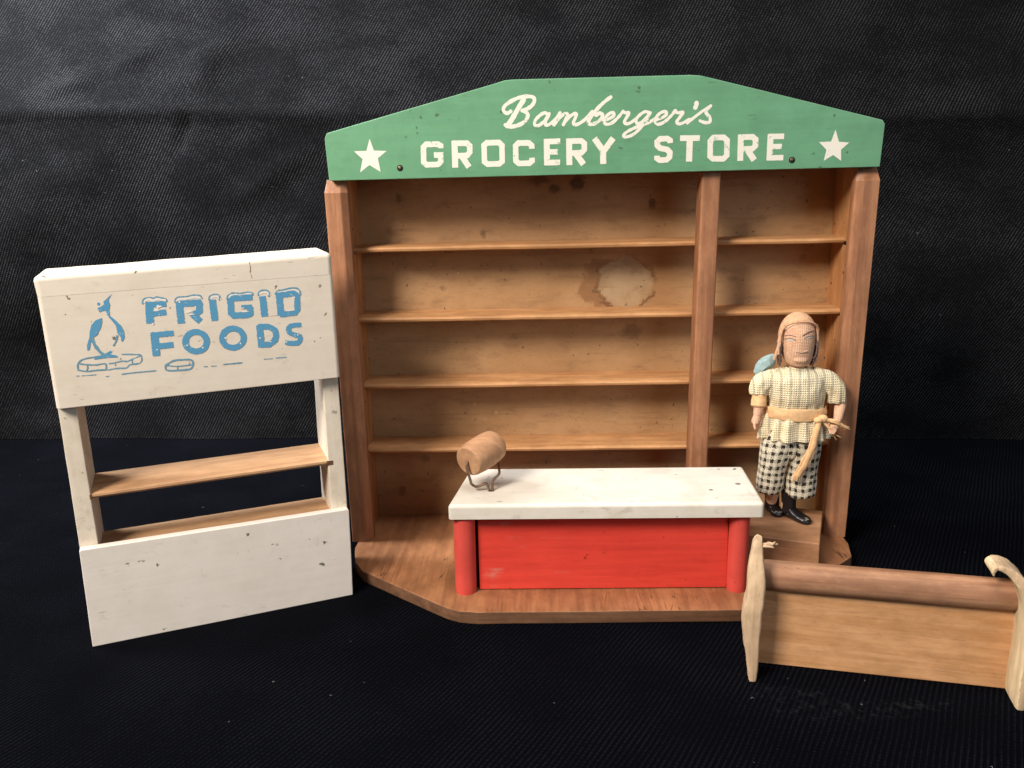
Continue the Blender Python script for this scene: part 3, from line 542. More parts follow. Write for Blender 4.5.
# ------------------------------------------------------------------ wooden bench with curled pale end pieces
bench = thing('toy_bench', 'wooden board bench with a rounded rail and two pale curled end pieces', 'toy bench', (77.6, -147.5, 0), -.2072)
MB().box(-1.5, 126.2, 0, 7.5, .3, 46, .5, jitter=.12, seed=4).build('board', M_board, bench)
rings = []
for q in range(31):
    x = -1 + 126.4 * q / 30; rr = 8.3 * (1 - .06 * (q in (0, 30))) + .16 * mnoise.noise(Vector((x * .05, 2, 0)))
    rings.append([(x, 2.2 + rr * math.cos(6.28319 * j / 32), 53.2 + rr * math.sin(6.28319 * j / 32)) for j in range(32)])
MB().loft(rings).build('rail', M_dowel, bench, angle=50)
def end_piece(line, y0, y1, seed):
    """line: (x of middle, z, half thickness) from the foot up; a split strip as deep as y0..y1"""
    b = MB(); rings = []; D = len(line)
    for i, (x, z, h, back) in enumerate(line):
        p0 = Vector(line[max(i - 1, 0)][:2]); p1 = Vector(line[min(i + 1, D - 1)][:2]); t = (p1 - p0).normalized(); nn = Vector((t.y, -t.x))
        ring = []
        for j in range(28):
            a = 6.28319 * j / 28; ca, sa = math.cos(a), math.sin(a)
            u = math.copysign(abs(ca) ** .28, ca) * h; v = math.copysign(abs(sa) ** .28, sa)
            y = (y0 + back + y1) / 2 + v * (y1 - y0 - back) / 2
            q = Vector((x + nn.x * u, y, z + nn.y * u)); q += mnoise.noise_vector(Vector((q.x * .10, q.y * .12, q.z * .10 + seed))) * .40 + mnoise.noise_vector(Vector((q.x * .6, q.y * .5, q.z * .12 + seed))) * .26 + mnoise.noise_vector(Vector((q.x * 1.6, q.y * 1.3, q.z * .25 + seed))) * .12
            ring.append(q)
        rings.append(ring)
    b.loft(rings); return b
def dense(line, n=9): return [tuple(p) for p in resample(line, n)]
lb = end_piece(dense([(-3.2, .2, 1.7, 0), (-3.3, 3, 2.4, 0), (-3.6, 14, 3.3, 0), (-4.8, 29, 4.9, 0), (-4.6, 40, 4.8, 0), (-3.6, 47, 4.6, 1), (-3.4, 55, 4.6, 2), (-3.6, 63, 4.2, 4), (-3.6, 70, 3.2, 6), (-3.4, 75.5, 2.6, 7), (-2.8, 78.6, 1.4, 8)]), -19, -3, 1)
for k in range(7):
    a = Vector((random.uniform(-1.0, 1.5), -13 + random.random() * 2, 77.5 + random.uniform(-1, .6)))
    lb.tube([a, a + Vector((2 + random.random() * 1.5, random.uniform(-1, 1), random.uniform(-.4, .6))), a + Vector((3.4 + random.random() * 2, random.uniform(-1, 1), random.uniform(-.6, 1.4)))], [.8, .7, .4], 6)
lb.build('end_piece', M_endp, bench, angle=60)
rb = end_piece(dense([(127.6, .2, 2.2, 0), (128.0, 4, 2.8, 0), (128.2, 20, 3.0, 0), (128.2, 36, 2.9, 0), (127.8, 49, 2.9, 1), (126.4, 58, 3.0, 3), (123.4, 65, 2.9, 5), (119.0, 70, 2.3, 7), (114.6, 72.4, 1.6, 8), (111.6, 72.0, 1.1, 9), (110.6, 70.2, .8, 9), (110.8, 68.4, .4, 9)]), -18, 5, 4)
ro_ = rb.build('end_piece', [M_endp, M_endin], bench, angle=50)
for p_ in ro_.data.polygons:
    if p_.normal.x < -.55 or (p_.normal.x < 0 and p_.normal.z < -.3): p_.material_index = 1

# ------------------------------------------------------------------ doll
def cloth_skin():
    n = N('doll_skin'); v = n.obj; s = n.sep(v)
    w = n.mul(n.add(n.mul(n.sin(n.mul(s[0], 6.28319 / .0014)), .5), .5), n.add(n.mul(n.sin(n.mul(s[2], 6.28319 / .0010)), .5), .5))
    a = n.noise(v, 120, 5, .7); g = n.noise(v, 55, 3, .6)
    c = n.mix(n.step(a, .3, .72), (.80, .51, .345), (.66, .385, .25))
    c = n.mix(n.mul(n.step(g, .48, .72), .55), c, (.62, .30, .22))
    c = n.mix(n.mul(n.step(n.noise(v, 300, 4, .7), .58, .72), .45), c, (.30, .17, .12))
    return n.done(c, .92, n.bump(n.add(w, n.mul(a, .8)), .6, .0005), .08)
M_skin = cloth_skin()
M_hood = plain('hood_cloth', (.69, .41, .25), .9, .05, 0, .3, 420, .8)
M_hair = plain('hair_mohair', (.20, .13, .115), .8, .1, 0, .4, 500, .8)
M_shoe = plain('black_shoe', (.014, .012, .012), .28, .6, 0, .5, 330, .9)
M_sole = plain('worn_toe', (.30, .25, .20), .6, .3, 0, .5, 600, .6)
M_bundle = plain('blue_cloth', (.36, .50, .52), .9, .1, 0, .25, 300, .8)
M_brow = plain('brow_paint', (.30, .185, .14), .7, .2); M_eyew = plain('eye_white', (.62, .55, .47), .6, .3); M_lip = plain('lip_paint', (.60, .40, .30), .7, .2)
def knit():
    n = N('striped_knit'); v = n.obj; s = n.sep(v)
    wob = n.math('SUBTRACT', n.noise(v, 60, 2), .5)
    x = n.add(s[0], n.mul(wob, .003))
    st = n.sin(n.mul(x, 6.28319 / .0058)); rib = n.sin(n.mul(x, 6.28319 / .00145)); row = n.sin(n.mul(s[2], 6.28319 / .00155))
    kn = n.mul(n.add(n.mul(rib, .5), .5), n.add(n.mul(row, .5), .5))
    c = n.mix(n.step(n.noise(v, 70, 3), .35, .7), (.88, .79, .57), (.82, .69, .45))
    c = n.mix(n.mul(n.step(st, .70, .95), .60), c, (.27, .26, .235))
    c = n.mix(n.mul(n.step(kn, .34, .02), .32), c, (.40, .31, .18))
    fuzz = n.noise(v, 900, 3, .7)
    return n.done(c, .9, n.bump(n.add(kn, n.mul(fuzz, .5)), .8, .0006), .1)
M_knit = knit()
def houndstooth():
    n = N('houndstooth_cloth'); s = n.sep(n.uv); P = 5.3
    jit = n.math('SUBTRACT', n.noise(n.uv, .55, 4, .7), .5)
    u = n.math('DIVIDE', n.add(s[0], n.mul(jit, 3.2)), P); w = n.math('DIVIDE', n.add(s[1], n.mul(jit, 3.2)), P)
    fu = n.math('LESS_THAN', n.math('FRACT', u), .46); fw = n.math('LESS_THAN', n.math('FRACT', w), .46)
    tw = n.math('LESS_THAN', n.math('FRACT', n.mul(n.add(u, w), 4)), .46)
    both = n.mul(fu, fw); one = n.math('SUBTRACT', n.add(fu, fw), n.mul(both, 2))
    dk = n.add(both, n.mul(one, n.mul(tw, .8)))
    c = n.mix(dk, (.76, .68, .53), (.028, .024, .020))
    fz = n.noise(n.obj, 800, 3, .7)
    c = n.mix(n.mul(n.step(fz, .5, .8), .3), c, (.25, .21, .15))
    return n.done(c, .9, n.bump(n.add(n.mul(tw, .4), fz), .6, .0005), .1)
M_hound = houndstooth()
def ribbon():
    n = N('sash_cloth'); f = n.noise(n.mapping(n.obj, (300, 300, 300)), 1, 4, .7)
    c = n.mix(n.step(f, .3, .75), (.78, .50, .27), (.66, .38, .18))
    return n.done(c, .8, n.bump(f, .6, .0005), .15)
M_sash = ribbon()

doll = thing('doll', 'small cloth doll in striped knit top and checked trousers standing on the wood block', 'doll', (131, -12, 28.3))
Y = 4.0
def oval(cx, cy, z, rx, ry, k=32, pleat=0, seed=0, tilt=0):
    out = []
    for j in range(k):
        a = 6.28319 * j / k; q = 1 + pleat * math.sin(a * 13 + seed) + pleat * .6 * math.sin(a * 7 + 2 * seed)
        out.append((cx + rx * math.cos(a) * q, cy + ry * math.sin(a) * q, z + tilt * math.cos(a)))
    return out
def spline_oval(rows, n=4, k=32, pleat=None, seed=0):
    """rows: (cx, cy, z, rx, ry)"""
    R = []
    m = len(rows)
    for i in range(m - 1):
        a, b, c, d = rows[max(i - 1, 0)], rows[i], rows[i + 1], rows[min(i + 2, m - 1)]
        for t in range(n):
            t /= n
            R.append([.5 * (2 * q + (r - p) * t + (2 * p - 5 * q + 4 * r - s) * t * t + (3 * q - p - 3 * r + s) * t ** 3) for p, q, r, s in zip(a, b, c, d)])
    R.append(list(rows[-1]))
    return [oval(*r, k, pleat(r[2]) if pleat else 0, seed) for r in R]
# --- the body: head with nose and ears, neck, torso, arms with hands, legs: fused into one surface
b = MB()
HY = Y - 1.0
b.loft(spline_oval([(2.2, HY - 1.5, 109.2, 3.0, 3.0), (2.0, HY - 1.2, 111, 6.6, 6.0), (1.6, HY - .4, 115, 9.3, 8.6), (1.0, HY, 121, 10.8, 10.6), (.8, HY, 128, 11.4, 11.4), (.7, HY + .4, 135, 11.2, 11.2), (.6, HY + .8, 140.5, 9.0, 9.2), (.5, HY + 1, 144.2, 5.4, 5.6), (.5, HY + 1, 145.6, 1.2, 1.2)], 4, 36))
b.ball((1.4, HY - 10.5, 126.4), (1.2, .8, 2.2))          # nose
b.ball((1.4, HY - 8.6, 115.5), (4.5, 1.6, 2.2))                                                            # chin pad
b.ball((1.0, HY - 9.9, 121.0), (3.6, .8, .7))                                                              # lips
b.ball((-10.8, HY + .5, 126.5), (1.4, 2, 3)); b.ball((12.0, HY + .5, 126.5), (1.4, 2, 3))                   # ears
b.loft(spline_oval([(1.6, Y, 100, 6.2, 5.6), (1.7, Y - .4, 107, 5.2, 4.8), (1.7, Y - .8, 113, 5.4, 5)], 3, 24))
b.loft(spline_oval([(0, Y, 47, 7, 5.5), (0, Y, 55, 12, 7), (2, Y, 70, 15, 8.4), (2.5, Y, 80, 15.5, 8.6), (1.5, Y, 92, 17.5, 9.5), (1, Y, 100, 20, 8.6), (1, Y, 105, 12, 6.5), (1.4, Y, 107, 5, 4.5)], 4, 32))
def limb(P, R): b.tube(resample(P, 5), [r for r in sum(([R[i] + (R[i + 1] - R[i]) * t / 5 for t in range(5)] for i in range(len(R) - 1)), [])] + [R[-1]], 18)
limb([(-17, Y, 101), (-22, Y - .5, 96), (-22.6, Y - 2, 88), (-23.6, Y - 4, 80.5), (-24.6, Y - 5.2, 76.5)], [5.5, 5.2, 4.2, 3.3, 2.6])
limb([(21, Y, 101), (29, Y, 93), (32.2, Y - 1, 84.5), (30.0, Y - 6, 76), (28.6, Y - 8, 72.6)], [5.5, 5.2, 4.2, 3.2, 2.6])
def hand(w, dirv, side, palm_n):
    w = Vector(w); d = Vector(dirv).normalized(); s = Vector(side).normalized(); nrm = Vector(palm_n).normalized()
    b.tube([w - d * 1.5, w + d * 1.6, w + d * 3.6, w + d * 4.6], [2.2, 2.9, 2.9, 2.3], 12, flat=(1, 1))
    for k, (off, L) in enumerate(((-2.1, 4.2), (-.7, 5.2), (.75, 5.0), (2.1, 3.8))):
        r0 = w + d * 3.8 + s * off; cur = nrm * (.25 + .1 * k)
        P = [r0 - d * 1.0, r0 + d * L * .45 + cur * .8, r0 + d * L * .8 + cur * 2.0, r0 + d * L + cur * 3.4]
        b.tube(P, [.95, .92, .82, .6], 10); b.ball(P[-1], .6, 0, 8, 6)
    t0 = w + d * 1.4 + s * -2.1
    P = [t0, t0 + s * -1.7 + d * 1.2 + nrm * .5, t0 + s * -2.2 + d * 3.4 + nrm * 1.2]
    b.tube(P, [1.15, 1.0, .7], 10); b.ball(P[-1], .7, 0, 8, 6)
hand((-25.0, Y - 5.6, 75.2), (-.22, -.15, -1), (-.55, -.8, .1), (.8, -.6, 0))
hand((28.0, Y - 9, 71.6), (-.55, -.45, -.7), (.7, -.1, -.6), (-.4, -.9, .2))
limb([(-8, Y, 56), (-9.2, Y, 38), (-9, Y + 2, 22), (-8.0, Y + 7, 12), (-7.4, Y + 9, 5)], [7, 6.5, 5.4, 4.2, 3.8])
limb([(9, Y, 56), (9, Y, 38), (6, Y, 22), (1.8, Y + 1, 13), (.6, Y + 1, 5)], [7, 6.5, 5.4, 4.2, 3.8])
raw = b.build('body_raw', M_skin)
rm = raw.modifiers.new('fuse', 'REMESH'); rm.mode = 'VOXEL'; rm.voxel_size = .00052; rm.use_smooth_shade = True
sm = raw.modifiers.new('soft', 'SMOOTH'); sm.factor = .5; sm.iterations = 3
dg = bpy.context.evaluated_depsgraph_get()
me = bpy.data.meshes.new_from_object(raw.evaluated_get(dg)); me.name = 'body'
bpy.data.objects.remove(raw)
body = bpy.data.objects.new('body', me); COL.objects.link(body); body.parent = doll
me.materials.clear(); me.materials.append(M_skin)
for p in me.polygons: p.use_smooth = True
bvh = BVHTree.FromPolygons([v.co for v in me.vertices], [tuple(p.vertices) for p in me.polygons])
def face_y(x, z):
    h = bvh.ray_cast(Vector((x * MM, -.05, z * MM)), Vector((0, 1, 0)))
    return (h[0].y / MM) if h[0] else HY - 11
def on_face(pts, r, name, mat, flat=(1, 1), off=.15):
    P = [(x, face_y(x, z) - off, z) for x, z in pts]
    b = MB(); b.tube(resample(P, 5), r, 8); b.build(name, mat, body)
on_face([(-9.3, 131.6), (-6.6, 132.4), (-3.4, 131.9)], .3, 'eyebrow', M_brow)
on_face([(.6, 132.6), (4.5, 134.6), (9.2, 135.0)], .5, 'eyebrow', M_brow)
for x0, x1, z0, z1 in ((-8.9, -4.0, 129.2, 129.4), (2.2, 8.4, 130.6, 131.4)):
    k = 14; xm, zm = (x0 + x1) / 2, (z0 + z1) / 2; w = (x1 - x0) / 2
    ring = [(xm + w * math.cos(6.28319 * j / k), zm + .7 * math.sin(6.28319 * j / k) + (z1 - z0) / 2 * math.cos(6.28319 * j / k)) for j in range(k)]
    e = MB(); V = [(xm, face_y(xm, zm) - .45, zm)] + [(x, face_y(x, z) - .22, z) for x, z in ring]
    e.put(V, [(0, j + 1, (j + 1) % k + 1) for j in range(k)], 0)
    eye = e.build('eye', M_eyew, body)
    on_face([(x0 - .3, z0 + .3), (xm, zm + 1.15), (x1 + .3, z1 + .3)], .28, 'eyelid', M_brow, off=.3)
on_face([(-2.6, 121.6), (1.0, 121.2), (4.8, 122.0)], .5, 'mouth', M_lip)
# --- hair at the jaw, hood with its two hanging sides
b = MB()
for s, x in ((-1, -9.8), (1, 11.4)):
    for k in range(16):
        y = HY - 5.5 + k * .7; x2 = x + s * random.uniform(-.4, 1.3); z0 = 127 + random.uniform(-3, 3)
        b.tube(resample([(x2, y, z0), (x2 + s * 1.2, y - .6, 124), (x2 + s * random.uniform(.4, 1.8), y - .6, 118), (x2 + s * random.uniform(-1, .6), y + .4, 113 + random.uniform(-4, 3))], 4), .45, 6)
b.build('hair', M_hair, body)
b = MB(); U, Wn = 48, 26; vs = []; fs = []
for i in range(Wn + 1):
    th = math.pi * .60 * i / Wn
    for j in range(U):
        a = 6.28319 * j / U; fold = .35 * mnoise.noise(Vector((math.cos(a) * 3, math.sin(a) * 3, i * .25)))
        rr = 1 + .03 * fold
        vs.append((.8 + 12.1 * math.sin(th) * math.cos(a) * rr, HY + .4 + 12.0 * math.sin(th) * math.sin(a) * rr, 130.5 + 15.7 * math.cos(th) * rr))
for i in range(Wn):
    for j in range(U):
        q = (i * U + j, i * U + (j + 1) % U, (i + 1) * U + (j + 1) % U, (i + 1) * U + j)
        c = sum((Vector(vs[k]) for k in q), Vector()) / 4
        front = c.y < HY - 2
        lim = 141.6 - .045 * (c.x - .8) ** 2 * .9
        if front and c.z < lim and abs(c.x - .8) < 12.6: continue
        fs.append(q)
b.put(vs, fs)
def fold_strip(P, w): b.tube(resample(P, 6), w, 10, flat=(1, .45))
fold_strip([(-10.6, HY - 4.5, 138), (-11.8, HY - 5, 131), (-13.0, HY - 4.5, 123), (-14.4, HY - 2, 115)], 1.0)
fold_strip([(-10.9, HY - 6, 137), (-12.2, HY - 6, 131), (-12.2, HY - 5.6, 125), (-12.6, HY - 5, 119)], .6)
fold_strip([(11.8, HY - 4.5, 138), (12.8, HY - 5, 131), (13.4, HY - 3.5, 124), (13.4, HY - 2, 116)], .9)
fold_strip([(-11.4, HY - 4.6, 132), (-10.4, HY - 7.4, 137), (-6.5, HY - 9.6, 140.4), (.8, HY - 10.3, 141.6), (7.6, HY - 9.6, 140.4), (11.6, HY - 7.2, 136.8), (12.6, HY - 4.6, 132)], .35)
hood = b.build('hood', M_hood, doll)
so = hood.modifiers.new('thick', 'SOLIDIFY'); so.thickness = .0007; so.offset = 0
# --- knitted top with short sleeves, gathered under the sash
b = MB()
pl = lambda z: .075 * max(0, min(1, (80 - z) / 12)) + (.012 if z > 84 else .03)
b.loft(spline_oval([(3.2, Y, 59.5, 23.8, 13.4), (2.8, Y, 64, 22.8, 13.0), (2.6, Y, 72, 20.8, 12.0), (2.6, Y, 79, 18.6, 10.4), (2.8, Y, 83, 18.0, 10.4), (2.6, Y - .5, 89, 19.0, 11.6), (2.0, Y - .6, 96, 20.4, 11.6), (1.2, Y - .2, 102, 21.6, 10.4), (1.2, Y, 105.2, 17.4, 8.6), (1.5, Y - .2, 107.6, 10, 6.6), (1.6, Y - .6, 109.2, 7.2, 6.2), (1.6, Y - .6, 108.2, 6.0, 5.4)], 5, 110, pl, 1.3), caps=False)
def sleeve(P, R, pleat, seed):
    Q = resample(P, 6); n = len(Q); k = 40; rings = []; prev = None
    for i, p in enumerate(Q):
        t = (Q[min(i + 1, n - 1)] - Q[max(i - 1, 0)]).normalized(); a = Vector((0, 1, 0)) - t * t.y; a.normalize(); c = t.cross(a)
        f = i / (n - 1) * (len(R) - 1); f0 = min(int(f), len(R) - 2); r = R[f0] + (R[f0 + 1] - R[f0]) * (f - f0)
        rings.append([p + (a * math.cos(6.28319 * j / k) * .92 + c * math.sin(6.28319 * j / k)) * r * (1 + pleat * f / len(R) * math.sin(j * 6.28319 * 7 / k + seed)) for j in range(k)])
    b.loft(rings, caps=False)
sleeve([(-11, Y, 101), (-18, Y - .3, 99.6), (-22.6, Y - 1, 95.5), (-23.4, Y - 2, 90)], [6.5, 7.0, 7.0, 5.6], .12, 1)
sleeve([(12, Y, 101.5), (21, Y - .2, 99.5), (28, Y - .6, 93), (29.6, Y - 1.4, 84)], [6.5, 7.2, 7.3, 5.8], .12, 4)
b.rumple(.95, .11, 3); shirt = b.build('knit_top', M_knit, doll, angle=80)
so = shirt.modifiers.new('thick', 'SOLIDIFY'); so.thickness = .0009; so.offset = -1
# rolled cuff of peach cloth on the lowered arm
b = MB(); b.tube(resample([(-22.9, Y - 1.9, 90.5), (-23.2, Y - 2.6, 86.5), (-23.6, Y - 3.6, 82)], 4), [4.9] * 4 + [5.2] * 4 + [4.4], 20); b.build('cuff', M_sash, doll)
# --- trousers
b = MB(); pz = lambda z: .03
b.loft(spline_oval([(-11.2, Y + 4, 17.4, 7.2, 7.2), (-11.3, Y + 3.6, 19, 8.6, 8.2), (-11.0, Y + 2, 26, 9.4, 8.8), (-10.2, Y + .8, 38, 9.9, 9.4), (-9.0, Y, 47, 10.8, 9.8), (-7.4, Y, 55, 12.2, 10), (-6.5, Y, 66, 10, 8.4)], 4, 48, pz, .5), caps=False)
b.loft(spline_oval([(8.8, Y - .5, 16.2, 8.4, 7.6), (9.0, Y - .5, 18.0, 10.2, 8.8), (9.2, Y - .5, 26, 10.7, 9.4), (9.4, Y, 38, 11.0, 9.9), (9.4, Y, 47, 11.6, 10), (9.0, Y, 55, 12.4, 10), (9, Y, 66, 10.4, 8.4)], 4, 48, pz, 2.2), caps=False)
b.loft(spline_oval([(-1.2, Y + .5, 43.5, 3.0, 6.5), (-1.0, Y + .3, 46, 6.5, 8.6), (-.6, Y, 52, 9, 9.6), (-.4, Y, 66, 9, 9)], 4, 32, pz, 3), caps=True)
b.rumple(.8, .12, 8); tr = b.build('checked_trousers', M_hound, doll, angle=80)
# --- sash: twisted band, knot, a long tail and frayed short ends
b = MB()
rings = []
for j in range(73):
    a = 6.28319 * j / 72; ring = []
    for q in range(20):
        ph = 6.28319 * q / 20; dz = 4.3 * math.cos(ph) * (1 + .18 * mnoise.noise(Vector((j * .16, 0, 2)))); dr = .75 * math.sin(ph) + .55 * mnoise.noise(Vector((j * .14, dz * .9, 7)))
        ring.append((2.6 + (20.3 + dr) * math.cos(a), Y + (12.0 + dr) * math.sin(a), 77.6 + dz - .9 * math.cos(a) + .6 * mnoise.noise(Vector((j * .2, 1, 0)))))
    rings.append(ring)
b.loft(rings, caps=False)
def yfront(x): return Y - 12.4 * math.sqrt(max(0, 1 - ((x - 2.6) / 21) ** 2)) - 1.5
kx = 17.6
b.ball((kx, yfront(kx) - 1.4, 75.2), (3.6, 2.6, 2.9)); b.ball((kx - 3.2, yfront(kx - 3) - 1.2, 74.6), (3.2, 2.2, 2.3))
for o, sc, dy in ((-1.5, 1.5, 0), (.2, 1.7, -.8), (1.9, 1.3, -.2)):
    P = resample([(15 + o * .3, yfront(15) - 1.6 + dy, 74), (12.6 + o * .7, yfront(12) - 2.4 + dy, 66), (10.4 + o, Y - 15.5 + dy, 56), (6.8 + o * 1.1, Y - 15.2 + dy, 46), (3.8 + o * 1.2, Y - 14.2 + dy, 39 + o * .4), (2.0 + o * 1.4, Y - 13.8 + dy, 35.5 + o)], 6)
    P = [p + mnoise.noise_vector(Vector((p.x * .3, o, p.z * .22))) * .5 for p in P]
    b.tube(P, [sc * (.8 + .3 * k / len(P)) for k in range(len(P))], 12, flat=(.35, 1), up=(1, 0, 0))
    for k in range(4):
        e = P[-1] + Vector((random.uniform(-1, 1), -.2, random.uniform(-.5, .5)))
        b.tube([e, e + Vector((random.uniform(-.8, .4), 0, -1.6)), e + Vector((random.uniform(-1.6, .4), random.uniform(-.3, .3), -2.6 - random.random() * 1.6))], [.45, .35, .15], 6)
for k in range(7):
    u = random.uniform
    b.tube(resample([(kx + 1, yfront(kx) - 1.5, 74.8), (kx + 8, yfront(kx) - 3 + u(-.5, .5), 73 + u(-.8, 1.2)), (kx + 13 + u(-1, 1), yfront(kx) - 2, 70.5 + u(-1, 1)), (kx + 18.5 + u(-4, 1), yfront(kx) - 1, 67.5 + u(-.8, 1.6))], 5), [.95] * 8 + [.6] * 6 + [.25] * 2, 7)
for k in range(3):
    u = random.uniform
    b.tube(resample([(kx, yfront(kx) - 1.5, 73.4), (kx + 4 + u(-1, 1), yfront(kx) - 2.6, 69), (kx + 8 + u(-2, 1), yfront(kx) - 1.6, 65 + u(-1, 1)), (kx + 13.5 - 3 * k, yfront(kx) - .6, 60.2 + u(-.5, 2))], 5), [.7] * 8 + [.4] * 6 + [.2] * 2, 6)
b.build('sash', M_sash, doll, angle=70)
# --- shoes
def shoe(heel, toe, w):
    h = Vector(heel); t = Vector(toe); d = (t - h); L = d.length; d.normalize(); s = Vector((-d.y, d.x, 0)); rings = []
    prof = [(-.02, .30, 3.2, .6), (.0, .72, 5.6, .1), (.10, .92, 7.4, .05), (.25, .90, 8.6, .05), (.38, .90, 8.0, .05), (.52, .98, 6.2, .05), (.70, 1.06, 5.0, .05), (.86, .98, 4.4, .05), (.96, .66, 3.4, .2), (1.0, .28, 2.2, .7)]
    for f, ww, hh, z0 in prof:
        c = h + d * (L * f); ring = []
        for j in range(24):
            a = 6.28319 * j / 24; x = math.copysign(abs(math.cos(a)) ** .7, math.cos(a)) * w * ww
            zz = math.sin(a); z = z0 + (hh - z0) * (.5 + .5 * math.copysign(abs(zz) ** .75, zz))
            ring.append(c + s * x + Vector((0, 0, z)))
        rings.append(ring)
    m = MB(); m.loft(rings)
    a = h + d * L * .22; m.tube([a + Vector((0, 0, 4)), a + Vector((0, .4, 10)), a + Vector((-.3, .8, 19))], [5.2, 5.0, 5.2], 18)
    for k in range(6):                                                # scuffs on the toe
        f = random.uniform(.86, .99); o = random.uniform(-.5, .5) * w; c = h + d * (L * f) + s * o
        m.ball((c.x, c.y, 3.0 * (1.02 - (f - .84) * 2) + 1.2), (.8, .5, .35), 1, 8, 6)
    m.tube([h + d * L * .34 + s * w * .95 + Vector((0, 0, 3)), h + d * L * .36 + Vector((0, 0, 8.7)), h + d * L * .34 - s * w * .95 + Vector((0, 0, 3))], .6, 8)
    return m.build('shoe', [M_shoe, M_sole], doll, angle=60)
shoe((-7.8, 16.4, 0), (-4.8, 1.6, 0), 4.4)
shoe((-.6, 9.0, 0), (12.2, -11.6, 0), 4.6)
# --- pale blue cloth bundle behind the shoulder
b = MB(); rings = []
for q in range(15):
    t = q / 14; c = Vector((-24.0 + 13.5 * t, Y + 8.5, 102.5 + 12.5 * t)); r_ = 4.6 * math.sin(math.pi * (.04 + .92 * t)) ** .6
    rings.append([c + Vector((-.66 * math.cos(6.28319 * j / 24), .8 * math.sin(6.28319 * j / 24), .75 * math.cos(6.28319 * j / 24))) * r_ * (1 + .4 * mnoise.noise(Vector((t * 4, math.cos(6.28319 * j / 24) * 2, math.sin(6.28319 * j / 24) * 2)))) for j in range(24)])
b.loft(rings)
b.build('bundle', M_bundle, doll)

# ------------------------------------------------------------------ setting: black cloth below and behind
def weave(name, base, thread, per, slope, tex, nscale, rough=.85, sheen=.0, bump=.5, lint=.25):
    n = N(name); v = n.obj; s = n.sep(v); a, c = s[0], s[1 if tex == 'xy' else 2]
    wob = n.mul(n.math('SUBTRACT', n.noise(v, 14, 2), .5), .004)
    d = n.add(n.add(a, n.mul(c, slope)), wob)
    l1 = n.add(n.mul(n.sin(n.mul(d, 6.28319 / per)), .5), .5)
    l2 = n.add(n.mul(n.sin(n.mul(n.add(c, n.mul(a, .25)), 6.28319 / (per * .8))), .5), .5)
    th = n.mul(n.math('POWER', l1, 1.5), n.add(.6, n.mul(l2, .4)))
    nz = n.noise(v, nscale, 3, .6)
    big = n.noise(n.mapping(v, (16, 16, 26)), 1, 4, .6)
    th = n.mul(th, n.mul(n.add(.5, n.mul(n.step(nz, .3, .7), .5)), n.add(.55, n.mul(n.step(big, .3, .7), .6))))
    blot = n.noise(v, 9, 4, .6)
    c0 = n.mix(n.step(th, .12, .8), base, thread)
    if tex == 'xy':                                                  # dusty smudges by the foot of the bench
        for cx, cy, rx, ry in ((.088, -.176, .026, .009), (.150, -.186, .03, .007), (.112, -.190, .05, .012)):
            q = n.add(n.math('POWER', n.math('DIVIDE', n.math('SUBTRACT', a, cx), rx), 2), n.math('POWER', n.math('DIVIDE', n.math('SUBTRACT', c, cy), ry), 2))
            du = n.mul(n.step(q, 1, 0), n.step(n.noise(v, 190, 5, .75), .48, .72))
            c0 = n.mix(n.mul(du, .08), c0, (.14, .14, .145))
    c0 = n.mix(n.mul(n.step(blot, .45, .75), .4), c0, tuple(x * 1.5 for x in base))
    fl = n.noise(v, 260, 1, .5)
    c0 = n.mix(n.mul(n.step(fl, .80, .83), lint), c0, (.35, .35, .34))
    return n.done(c0, rough, n.bump(th, bump, .0008), .02, **({'Sheen Weight': sheen, 'Sheen Roughness': .5, 'Sheen Tint': (.8, .85, 1, 1)} if sheen else {}))
M_ground = weave('ribbed_black_cloth', (.0013, .0015, .0024), (.0055, .0062, .0100), .0031, -.55, 'xy', 420, .9, 0, .6)
M_back = weave('twill_black_cloth', (.0046, .0048, .0056), (.038, .039, .043), .0030, -.58, 'xz', 330, .8, .0, .5)

b = MB(); nx, ny = 110, 70; vs = []
for j in range(ny + 1):
    for i in range(nx + 1):
        x = -1100 + 2200 * i / nx; y = -900 + 1400 * j / ny
        vs.append((x, y, 0))
b.put(vs, [(j * (nx + 1) + i, j * (nx + 1) + i + 1, (j + 1) * (nx + 1) + i + 1, (j + 1) * (nx + 1) + i) for j in range(ny) for i in range(nx)])
ground = b.build('ground', M_ground); ground['kind'] = 'structure'; ground['label'] = 'black ribbed cloth under the toys'

FOLD = 328
def seg_d(x, z, a, c):
    ax_, az = a; cx, cz = c; L2 = (cx - ax_) ** 2 + (cz - az) ** 2; t = max(0, min(1, ((x - ax_) * (cx - ax_) + (z - az) * (cz - az)) / L2))
    return math.hypot(x - ax_ - t * (cx - ax_), z - az - t * (cz - az)), t
CREASE = [((-520, 352), (-455, 372), 8, 8), ((-455, 372), (-395, 398), 8, 8), ((-388, 288), (-368, 336), 4.5, -6), ((-330, 420), (-372, 350), 14, 6), ((-250, 432), (-300, 340), 16, 5),
          ((-440, 430), (-330, 395), 8, -6), ((-345, 240), (-250, 300), 10, 4), ((-560, 250), (-440, 300), 20, 1.6), ((-300, 180), (-255, 255), 9, 2.2), ((250, 420), (330, 330), 14, 5), ((360, 350), (460, 318), 9, 3), ((200, 380), (320, 360), 10, -2), ((-50, 400), (60, 345), 14, 2.5), ((-180, 370), (-90, 400), 10, 2.5)]
b = MB(); nx, nz = 300, 150; vs = []
